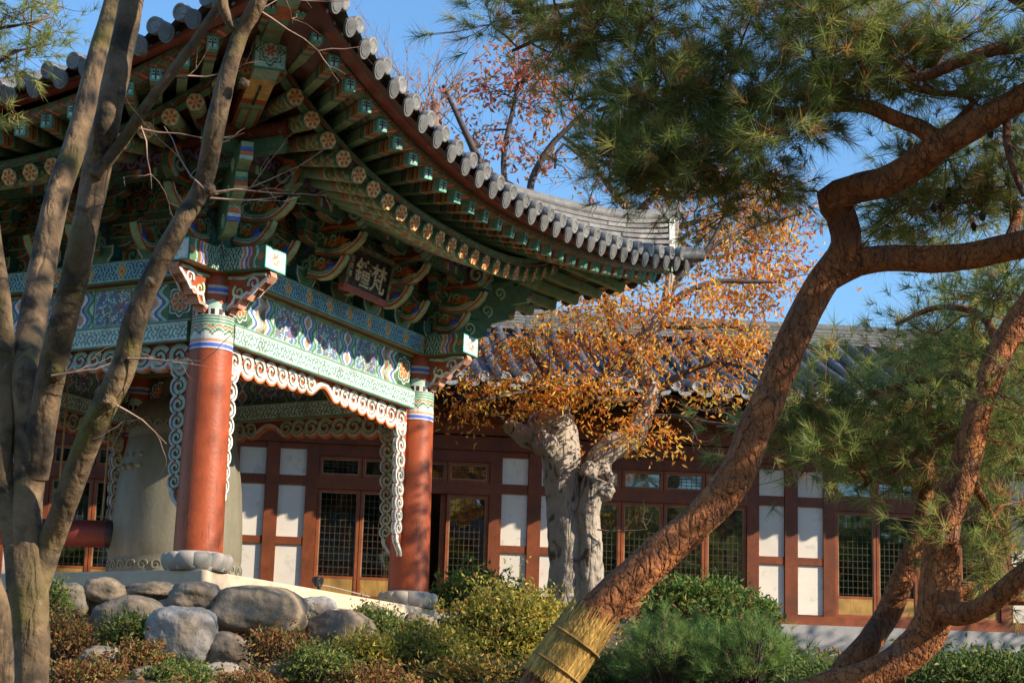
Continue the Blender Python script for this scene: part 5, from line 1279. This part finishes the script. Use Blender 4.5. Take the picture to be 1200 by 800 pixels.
q=[at(-100,60,13),at(-40,40,13),at(20,30,13),at(45,25,13)]; m.tube([v-off for v in q],[.03,.02,.01,.004],7,PB*.4,step=.1,amp=.1); LP5=samp(q,6)
q=[at(-100,60,13),at(-40,90,12.9),at(20,60,12.9),at(60,52,12.9)]; m.tube([v-off for v in q],[.03,.02,.01,.004],7,PB*.4,step=.1,amp=.1); LP5+=samp(q,6)
m.build('trunk',M_pine,t5)
pine_foliage(t5,off,LP5,[(10,8,13,.22,.3,.12,9),(35,28,13,.18,.25,.08,6),(15,68,12.9,.14,.2,.06,4),(50,50,12.9,.10,.2,.05,3),(20,90,12.9,.1,.2,.05,2),(-40,60,13,.3,.3,.3,8)],K=20,L=.11,Wd=.0045,tl=.11,brown=0,ntip=11)
# ------------------------------------------------------------ leafy things
def leaves(P,A,L,Wd,C,name,parent,off,mt=None):
    D=unit(A+rng.normal(size=P.shape)*.55); return tri_cloud(P-np.array(off),D,L,Wd,C,name,mt or M_leaf,parent,quad=True)
def leaf_clusters(tips,per,spread,Lm,wr,pal,pw,name,parent,off,droop=-.5,mt=None,jit=.3):
    T=np.array([tuple(t) for t in tips]); n=len(T)*per; P=np.repeat(T,per,0)+rng.normal(size=(n,3))*spread; A=np.tile(np.array((0,0,droop)),(n,1))+rng.normal(size=(n,3))*.5
    L=Lm*(.65+.6*rng.random(n)); pal=np.array(pal); 
    base_=rng.choice(len(pal),len(T),p=np.array(pw)/sum(pw)); idx=np.repeat(base_,per); re=rng.random(n)<.45; idx[re]=rng.choice(len(pal),re.sum(),p=np.array(pw)/sum(pw))
    C=pal[idx]*(1-jit+2*jit*rng.random((n,1))); return leaves(P,A,L,L*wr,np.clip(C,0,.95),name,parent,off,mt)
ORP=[(.80,.31,.04),(.86,.44,.08),(.68,.21,.035),(.84,.55,.12),(.55,.13,.04),(.52,.43,.09)]
# gnarled tree between the pavilion and the hall
YG=26.0
base=at(662,740,YG); base.z=H(base.x,YG)-.1; off=Vector(base)
t6=thing('gnarled_tree','pale gnarled old tree with orange autumn leaves in front of the hall','tree',tuple(base))
PL=c3(.36,.30,.235)
def lobed(mb,L,Y,n,col,seed,amp=.16,fr_=2.2,step=.06,ridges=5):
    L=[(q[0],q[1],q[2]*(.66 if q[2]>45 else .8),*q[3:]) for q in L]; P,R_=path_pts(L,Y); P=[p-off for p in P]; mb.tube(P,R_,n,col,amp=amp,freq=fr_,step=step,seed=seed)
m=MB()
lobed(m,[(662,770,106),(664,735,98),(668,700,84),(668,660,78),(666,620,76),(662,580,72),(658,540,70),(654,510,74),(650,492,64)],YG,44,PL,31,amp=.13,fr_=2.6,step=.045)
lobed(m,[(700,740,50,25.8),(694,690,42,25.8),(692,650,38,25.8),(690,610,36,25.8),(694,580,36,25.75),(700,560,38,25.7)],YG,26,PL,37,amp=.2,fr_=3.4,step=.045)
if 0: lobed(m,[(644,740,46,26.15),(650,700,34,26.1),(652,640,30,26.05),(656,590,30,26),(664,540,26,25.9),(678,505,22,25.8),(690,486,14,25.7)],YG,22,PL,39,amp=.18,fr_=3.4,step=.045)
for (kx,ky,kw) in ((706,575,26),(690,552,22),(640,520,30),(712,560,16)):
    c=at(kx,ky,25.75)-off; r=kw*YG/FPX/2; n_=12; V=[]
    for i in range(n_+1):
        for j in range(2*n_):
            p=Vector((math.sin(math.pi*i/n_)*math.cos(math.pi*j/n_),math.sin(math.pi*i/n_)*math.sin(math.pi*j/n_),math.cos(math.pi*i/n_))); V.append(tuple(c+p*r*(1+.4*noise.noise(p*2+Vector((kx,0,0))))))
    i=np.arange(n_)[:,None];j=np.arange(2*n_)[None,:];j2=(j+1)%(2*n_); m.add(V,np.stack([i*2*n_+j,(i+1)*2*n_+j,(i+1)*2*n_+j2,i*2*n_+j2],-1).reshape(-1,4),PL,True)
m.build('trunk',M_pale,t6)
br=[[(700,560,36),(704,538,32),(722,522,30),(740,512,28),(752,490,24),(764,462,20),(756,440,20),(742,415,20),(758,392,20),(775,370,17),(782,345,12),(788,310,9),(792,262,7),(797,230,4)],
[(655,505,60),(640,500,40),(622,512,30),(606,505,22),(592,495,14)],
[(654,495,40),(656,470,12),(640,440,8),(620,410,6),(600,390,4)],
[(740,415,20),(716,430,12),(700,455,8),(690,470,6)],
[(745,410,14),(720,390,9),(712,360,7),(706,330,5)],
[(758,392,12),(730,410,9),(700,440,7),(660,450,6),(620,440,5),(580,430,4)],
[(764,462,14),(740,470,9),(700,472,7),(650,462,6),(610,470,5),(570,480,4)],
[(775,370,12),(800,345,9),(840,330,7),(880,330,5),(920,330,4)],[(770,380,10),(810,380,8),(850,375,6),(890,380,4)],
[(764,462,10),(800,440,7),(840,430,5),(870,440,4)],[(784,340,9),(810,310,7),(850,280,5),(900,260,4),(940,250,3)],[(788,310,8),(770,280,6),(760,250,4)],[(752,490,9),(790,490,6),(830,500,4),(860,505,3)],
[(784,345,9),(800,320,8),(830,290,6),(860,230,5)]]
LP6=[]
for k,L in enumerate(br):
    m=MB(); yy=YG if k<2 else YG
    P,R_=path_pts(L,YG if k<3 else YG)
    dr=[0]+[ (k%3-1)*.16*i for i in range(1,len(P))] if k>2 else [0]*len(P)
    P=[p+Vector((0,d_,0)) for p,d_ in zip(P,dr)]
    m.tube([p-off for p in P],R_,22 if k<2 else 8,PL if k<2 else c3(.10,.075,.06),amp=.22 if k<2 else .12,freq=3.2,step=.06 if k<2 else .12,seed=k); m.build('branch',M_pale if k<2 else M_twig,t6)
    LP6+=samp(P[2:] if k<2 else P,5)
def leaf_pads(pads,limbs,off,mb,tipn,sp,rr_=.010,col=c3(.09,.06,.05)):
    tips=[];LP=np.array([tuple(p) for p in limbs])
    for (px,py,Y,rx,ry,rz_,cnt) in pads:
        c0=at(px,py,Y)
        for _ in range(cnt):
            c=c0+Vector((random.gauss(0,rx*.55),random.gauss(0,ry*.55),random.gauss(0,rz_*.55))); d=LP-np.array(c); i=int(np.argmin((d**2).sum(1)+.3*rng.random(len(LP)))); a=Vector(LP[i]); dv=c-a; ln=dv.length
            if ln>.05: mb.tube([p-off for p in (a,a+dv*.4+Vector((random.gauss(0,.06),0,.06))*ln,a+dv*.75+Vector((0,random.gauss(0,.06),.05))*ln,c)],[rr_*1.2,rr_,rr_*.7,rr_*.4],4,col,step=.2,cap=False)
            for k in range(tipn):
                q=c+Vector((random.gauss(0,sp),random.gauss(0,sp),random.gauss(0,sp*.45))); tips.append(q)
                if k%3==0: mb.tube([c-off,q-off],[rr_*.35,rr_*.2],3,col,cap=False)
    return tips
m=MB()
pads=[(840,200,27,.4,.5,.2,7),(900,210,27,.4,.5,.2,6),(780,230,27,.3,.5,.2,5),(930,240,27,.3,.5,.2,4),(570,470,25.6,.35,.5,.16,10),(620,475,25.4,.4,.5,.16,10),(660,455,25.4,.35,.5,.14,8),(560,430,25.8,.25,.4,.12,4),(600,415,25.8,.3,.5,.14,6),(640,400,25.6,.35,.5,.16,9),(690,375,25.6,.35,.5,.14,9),(730,355,25.6,.35,.5,.12,9),(690,410,25.6,.3,.5,.15,7),(720,460,25.2,.3,.5,.12,6),(745,510,25.2,.3,.4,.13,7),(790,520,25.4,.2,.4,.08,3),(760,380,25.6,.3,.5,.14,7),(800,360,26,.35,.5,.13,9),(850,345,26.2,.35,.5,.12,8),(900,345,26.4,.3,.5,.12,6),(940,330,26.4,.25,.5,.10,3),(800,410,25.8,.35,.5,.15,9),(850,420,25.8,.3,.5,.14,7),(860,385,26,.3,.5,.12,6),(830,460,25.8,.3,.5,.12,4),(760,430,25.4,.3,.5,.14,6),(900,390,26.2,.2,.4,.1,3),(790,300,26.6,.3,.5,.18,7),(840,290,26.6,.35,.5,.18,8),(890,280,26.8,.35,.5,.18,8),(930,290,26.8,.25,.5,.16,4),(860,320,26.6,.4,.5,.14,7),(820,250,27,.3,.5,.16,5),(870,240,27,.3,.5,.16,4),(760,330,26.4,.2,.3,.1,4),(860,480,26,.25,.4,.1,3)]
tips=leaf_pads([(a,b-(4 if b>450 else 0),c_,d*1.1,e,f*1.1,max(1,int(g_*.5))) for a,b,c_,d,e,f,g_ in pads],LP6,off,m,11,.27)
m.build('twigs',M_twig,t6)
leaf_clusters(tips,9,.10,.098,.38,ORP,(.30,.24,.16,.16,.07,.07),'foliage',t6,off)
m=MB(); st=[(at(820,480,25.5),Vector((.7,0,-.2))),(at(800,490,25.5),Vector((.6,0,-.5))),(at(840,500,25.5),Vector((.8,-.1,.1))),(at(700,620,25.6),Vector((1,0,-.05))),(at(790,470,25.5),Vector((.8,0,-.3)))]
twigs(m,st,3,.6,.012,c3(.13,.09,.08),off,depth=2); m.build('bare_twigs',M_twig,t6)
# reddish autumn tree behind the roofs
YR=44.
base=at(640,700,YR); base.z=H(base.x,YR)-.1; off=Vector(base)
t7=thing('autumn_tree','reddish autumn tree with dark open branches seen above the pavilion roof','tree',tuple(base))
m=MB(); RB=c3(.08,.055,.05)
P,R_=path_pts([(640,700,40),(640,500,34),(640,380,28),(635,300,24)],YR); m.tube([p-off for p in P],R_,12,RB,amp=.1,step=.4); m.build('trunk',M_twig,t7)
br=[[(635,330,20),(590,250,12),(560,190,10),(540,150,7),(520,110,4)],[(636,310,16),(620,230,9),(640,180,8),(668,150,6),(700,120,4)],[(600,270,9),(590,190,7),(600,130,5),(610,80,3)],[(635,300,14),(700,270,10),(740,255,9),(716,215,8),(690,175,6),(660,150,4)],[(740,255,9),(770,230,8),(800,215,6),(830,190,4)],[(716,215,6),(660,170,4),(650,200,3)],[(620,230,8),(570,200,6),(535,190,5),(500,170,3)],[(740,255,7),(700,250,5),(670,235,4)],[(770,230,6),(790,180,5),(800,140,4)],[(700,270,9),(780,270,8),(850,250,6),(920,240,4)],[(780,270,6),(830,300,5),(880,290,4)]]
LP7=[]
for k,L in enumerate(br):
    m=MB(); P,R_=path_pts(L,YR); P=[p+Vector((0,(k%4-1.5)*.5*i/len(P),0)) for i,p in enumerate(P)]; m.tube([p-off for p in P],R_,8,RB,amp=.12,freq=1.5,step=.25); m.build('branch',M_twig,t7); LP7+=samp(P[1:],6)
pads=[(560,150,44,.7,1,.45,7),(590,90,44,.8,1,.35,12),(640,90,44,.8,1,.4,13),(625,125,44,.7,1,.3,9),(560,110,44,.6,1,.3,6),(650,180,44,.6,1,.3,4),(600,170,44,.6,1,.3,5),(700,200,44,.8,1,.4,7),(760,200,44,.7,1,.4,7),(800,230,44,.8,1,.4,9),(700,240,44,.7,1,.3,4),(850,210,44,.9,1,.5,10),(900,250,44,.9,1,.6,12),(930,310,44,.7,1,.5,8),(760,270,44,.6,1,.3,6),(840,270,44,.9,1,.5,10),(520,130,44,.5,1,.3,3),(620,50,44,.7,1,.3,6),(700,150,44,.7,1,.4,6),(870,330,44,.8,1,.5,8),(660,40,44,.6,1,.3,4)]
m=MB(); tips=leaf_pads([(*p[:6],max(1,int(p[6]*.7))) for p in pads],LP7,off,m,6,.4,rr_=.016,col=RB)
st=[(Vector(random.choice(LP7)),Vector((random.uniform(-1,1),random.uniform(-.5,.5),random.uniform(0,1)))) for _ in range(34)]
twigs(m,st,3,1.3,.012,RB*1.3,off,depth=2); m.build('twigs',M_twig,t7)
REDP=[(.55,.17,.10),(.66,.27,.10),(.48,.12,.09),(.68,.36,.16),(.38,.26,.09)]
leaf_clusters(tips,6,.13,.20,.38,REDP,(.3,.25,.2,.15,.1),'foliage',t7,off)
# bare trees far behind
def bare(px,py0,Y,lab,sd,lean=0,h=1.0,nm='bare_tree'):
    base=at(px,600,Y); base.z=H(base.x,Y)-.1; off=Vector(base); t=thing(nm,lab,'tree',tuple(base))
    rr=random.Random(sd); top=at(px+lean,py0,Y); m=MB(); P=[base+(top-base)*k/5+Vector((rr.gauss(0,.12),rr.gauss(0,.12),0)) for k in range(6)]
    m.tube([p-off for p in P],[.26,.24,.21,.19,.16,.14],10,c3(.24,.16,.11),amp=.12,step=.3); m.build('trunk',M_twig,t)
    m=MB(); st=[]
    for k in range(11):
        a=rr.uniform(0,6.28); st.append((P[-1]-Vector((0,0,rr.uniform(0,1.6))),Vector((math.cos(a)*.7,math.sin(a)*.5,1.2))))
    twigs(m,st,2,2.1*h,.034,c3(.27,.18,.15),off,depth=3,up=.8,rr=rr); m.build('branches',M_twig,t)
bare(470,170,50,'bare leafless tree with pinkish twigs above the pavilion roof, left of the autumn tree',3)
bare(520,120,52,'bare tree with a cut brown leader just right of the leafless pinkish one',8,lean=-5,h=.9)
bare(440,120,54,'thin bare tree nearest the pavilion roof edge against the sky',12,h=.8)
# ------------------------------------------------------------ shrubs
def shrub(name,lab,cat,px,py,Y,rx,ry,rz_,pal,pw,cnt,per,Lm,wr,group=None,needle=False,stem=c3(.12,.08,.05)):
    c=at(px,py,Y); g=H(c.x,c.y)-.05; root=thing(name,lab,cat,(c.x,c.y,g),0,group); off=Vector((c.x,c.y,g)); m=MB(); tips=[];dirs=[]
    for _ in range(cnt):
        th=random.uniform(0,6.283); u_=random.uniform(-.35,1); s_=math.sqrt(max(0,1-u_*u_)); rad_=random.uniform(.55,1)**.5*(1+.28*noise.noise(Vector((th*1.5,u_*2,Y+px)))+.35*noise.noise(Vector((th*4,u_*5,px))))
        rad_*=random.choice((1,1,1,1,1,1,1,1,1.12,1.3)); q=c+Vector((rx*s_*math.cos(th),ry*s_*math.sin(th),rz_*u_))*rad_; tips.append(q); dirs.append(np.array((q-c).normalized())*.7+np.array((0,0,.5)))
        if _%3==0:
            b=Vector((c.x+random.gauss(0,rx*.12),c.y+random.gauss(0,ry*.12),g)); m.tube([b-off,(b*.4+q*.6+Vector((0,0,.03)))-off,q-off],[.008,.006,.003],4,stem,cap=False)
    m.build('stems',M_twig,root)
    if needle:
        T=np.array([tuple(t) for t in tips]); pal=np.array(pal); cols=pal[rng.choice(len(pal),len(T),p=np.array(pw)/sum(pw))]; needles(T,unit(np.array(dirs)),'foliage',root,per,Lm,wr,cols,local=np.array(off))
    else: leaf_clusters(tips,per,.045,Lm,wr,pal,pw,'foliage',root,off,droop=.35)
    return root
YGP=[(.46,.40,.07),(.30,.31,.055),(.58,.43,.08),(.15,.19,.05),(.48,.24,.06)]
shrub('shrub','large rounded yellow green shrub below the right column','shrub',600,765,17.9,.66,.5,.56,YGP,(.3,.3,.25,.1,.05),1700,7,.05,.5)
shrub('shrub','yellow green shrub left of the large rounded one, at the rocks','shrub',500,782,17.3,.46,.4,.36,YGP,(.3,.3,.2,.2,.05),800,7,.046,.5)
shrub('shrub','bronze tinted shrub at the bottom edge beneath the large rounded one','shrub',560,815,16.6,.6,.35,.28,[(.46,.24,.05),(.32,.28,.07),(.16,.16,.04),(.52,.34,.08)],(.3,.3,.2,.2),800,7,.048,.5)
shrub('shrub','golden shrub against the straw band of the leaning pine','shrub',690,800,16.5,.36,.35,.3,[(.30,.20,.04),(.34,.26,.06),(.10,.12,.03)],(.4,.3,.3),420,7,.04,.5)
DP=[(.16,.28,.07),(.25,.38,.10),(.09,.16,.05),(.36,.42,.12)]
shrub('dwarf_pine','bright green dwarf pine bush right of the straw band','dwarf pine',790,775,15.8,.46,.4,.36,DP,(.35,.3,.2,.15),620,26,.10,.0034,needle=True)
shrub('dwarf_pine','wide sunlit dwarf pine bush in front of the hall plinth','dwarf pine',880,782,15.6,.5,.4,.36,DP,(.3,.35,.15,.2),700,26,.10,.0034,needle=True)
shrub('dwarf_pine','dark shaded dwarf pine low behind the straw band','dwarf pine',735,800,16.4,.32,.3,.28,DP,(.2,.1,.6,.1),300,24,.09,.0034,needle=True)
NP=[(.09,.18,.04),(.15,.25,.06),(.30,.32,.07),(.30,.14,.06)]
shrub('nandina','leafy dark green shrub behind the dwarf pines under the hall windows','shrub',815,720,24,.62,.4,.42,NP,(.4,.3,.2,.1),420,9,.085,.42)
shrub('nandina','lower leafy shrub right of the dark green one under the windows','shrub',872,728,24.3,.4,.35,.36,NP,(.4,.3,.2,.1),260,9,.08,.42)
shrub('nandina','small leafy shrub at the foot of the gnarled tree','shrub',560,702,23.3,.5,.4,.3,NP,(.4,.4,.2,0),250,8,.075,.42)
GP=[(.11,.17,.04),(.18,.24,.06),(.30,.30,.08)]; RP=[(.34,.13,.045),(.46,.26,.08),(.22,.21,.06),(.20,.09,.04)]
SP=[(150,735,16.9,.26,.2,GP,'green sprigs growing up between the left boulders'),(75,745,16.8,.3,.3,RP,'rusty leaved low plant at the foot of the forked tree'),(105,790,15.9,.34,.2,RP,'rusty low plant at the bottom left corner'),(210,790,15.9,.30,.18,GP,'green tuft at the bottom below the round pale boulder'),(330,755,16.3,.30,.22,RP,'red brown plant in front of the dark middle boulder'),(375,775,16.0,.3,.2,GP,'green sprigs below the right boulders'),(430,760,16.9,.32,.24,YGP[:3],'yellowing plant right of the dark oval boulder'),(445,800,15.8,.4,.2,RP,'rusty plant along the bottom edge left of the shrubs'),(290,800,15.7,.3,.15,RP,'red leaved sprigs at the bottom under the sunlit boulder'),(165,770,16.2,.24,.2,RP,'brown sprigs between the round boulder and forked tree'),(350,715,18.5,.1,.08,GP,'tiny green sprig in a gap beside the largest boulder'),(440,725,18.6,.3,.2,GP,'green plant spilling over the boulders by the right column'),(60,700,17.4,.2,.25,GP,'dark green plant behind the forked tree base')]
for (px,py,Y,r,h,pal,lab) in SP: shrub('low_plant',lab,'plant',px,py+10,Y,r*.85,r*.7,h*.8,pal,[1]*len(pal),int(260*r/.3),6,.05,.42)
BS=[(970,812,14.8,.4,.2),(1040,815,14.8,.4,.16),(1110,800,14.5,.45,.2),(1180,800,14.5,.4,.2),(1150,792,18,.6,.14),(1000,795,18,.5,.12)]
for k,(px,py,Y,r,h) in enumerate(BS): shrub('low_shrub',['dark low shrub at the bottom left of the twisted pine base','dark low shrub under the twisted pine base','dark low shrub just right of the twisted pine base','dark low shrub in the bottom right corner','dark hedge clump below the plinth at far right','dark clump below the plinth left of the twisted pine'][k],'shrub',px,py,Y,r,r*.8,h,GP,(.6,.3,.1),420,7,.05,.45)
# fallen leaves and ground cover
n=16000; X_=rng.uniform(-6.5,7.5,n); Y_=rng.uniform(11.5,24,n); Z_=terr(X_,Y_)+.09*np.sin(X_*1.7+Y_)*np.cos(Y_*1.3-X_*.6)*(Y_<26)+.03
loc=(X_-PC[0])*dvec[0]+(Y_-PC[1])*dvec[1]; loc2=(X_-PC[0])*nvec[0]+(Y_-PC[1])*nvec[1]; ok=~((np.abs(loc)<2.4)&(np.abs(loc2)<2.4)); P_=np.c_[X_,Y_,Z_][ok]; n=len(P_)
pal=np.array([(.30,.15,.05),(.22,.10,.04),(.10,.12,.04),(.07,.10,.03),(.38,.24,.08)]); A_=rng.normal(size=(n,3)); A_[:,2]=rng.random(n)*.7
o=tri_cloud(P_,unit(A_),rng.uniform(.05,.10,n),rng.uniform(.025,.05,n),pal[rng.choice(5,n)]*(.6+.6*rng.random((n,1))),'ground_cover',M_leaf,None,quad=True); tag(o,'low ground cover and fallen leaves over the garden soil','ground cover',kind='stuff')
# unseen trees outside the frame: to the right (added to dapple and shade the view) and behind the viewer (mirrored in the hall windows)
def round_tree(lab,x,y,h,r,pal,pw,cl,per,Lm,sd,name='unseen_tree',bare_=False):
    z=H(x,y); rr=random.Random(sd); off=Vector((x,y,z)); t=thing(name,lab,'tree',(x,y,z)); m=MB(); top=Vector((x+rr.uniform(-.4,.4),y,z+h*.6)); m.tube([Vector((0,0,-.1)),(top-off)*.5+Vector((.15,0,0)),top-off],[.2,.16,.1],12,BK,amp=.1,step=.2); m.build('trunk',M_bark,t)
    m=MB(); tips=[]
    for k in range(cl):
        th=rr.uniform(0,6.283);u_=rr.uniform(-.8,1);s_=math.sqrt(1-u_*u_);rd=rr.uniform(.25,1)**.6; c=Vector((x,y,z+h*.72))+Vector((r*s_*math.cos(th),r*s_*math.sin(th),r*.75*u_))*rd
        b=top-Vector((0,0,rr.uniform(0,h*.25))); 
        if k%2==0: m.tube([b-off,(b+c)/2+Vector((rr.gauss(0,.15),rr.gauss(0,.15),.15))-off,c-off],[.05,.028,.008],5,BK*.8,cap=False,step=.5)
        for _ in range(7): tips.append(c+Vector((rr.gauss(0,.3),rr.gauss(0,.3),rr.gauss(0,.2))))
    m.build('branches',M_bark,t); 
    if per: leaf_clusters(tips,per,.14,Lm,.45,pal,pw,'foliage',t,off)
GRP=[(.07,.13,.03),(.12,.18,.04),(.30,.22,.05)]
round_tree('half bare unseen tree added at right to dapple the boulders',9.6,12.7,12.6,2.2,ORP,(1,1,1,1,1,1),42,3,.13,5)
round_tree('green unseen tree added at right to shade the hall front',14.5,28.4,6.6,2.6,GRP,(1,1,.5),95,6,.15,6)
round_tree('spreading unseen tree added at right to shade the leaning pine',5.6,5.8,9.0,2.4,GRP,(1,1,.5),48,7,.13,9)
for k,(x,y,h,r) in enumerate([(-14,-12,12.3,5),(-7,-18,13.4,5),(0,-12,11.6,5),(7,-19,13.6,5),(14,-13,12.2,5),(-21,-16,13.2,5.5),(21,-18,14.5,5.5),(27,-11,14,5.5),(34,-6,14,5.5)]):
    round_tree(['dense green tree behind the viewer at the far left','tall green tree behind the viewer left of middle','green tree directly behind the viewer','tall yellowing tree behind the viewer right of middle','green tree behind the viewer on the right','tall tree at the outer left behind the viewer','tall tree at the outer right behind the viewer','spreading green tree far to the right rear of the viewer','last green tree in the row far to the right of the viewer'][k],x,y,h,r,[(.16,.25,.07),(.26,.33,.09),(.70,.52,.10)],(1,1,.5 if k!=3 else 2),240,5,.55,20+k)
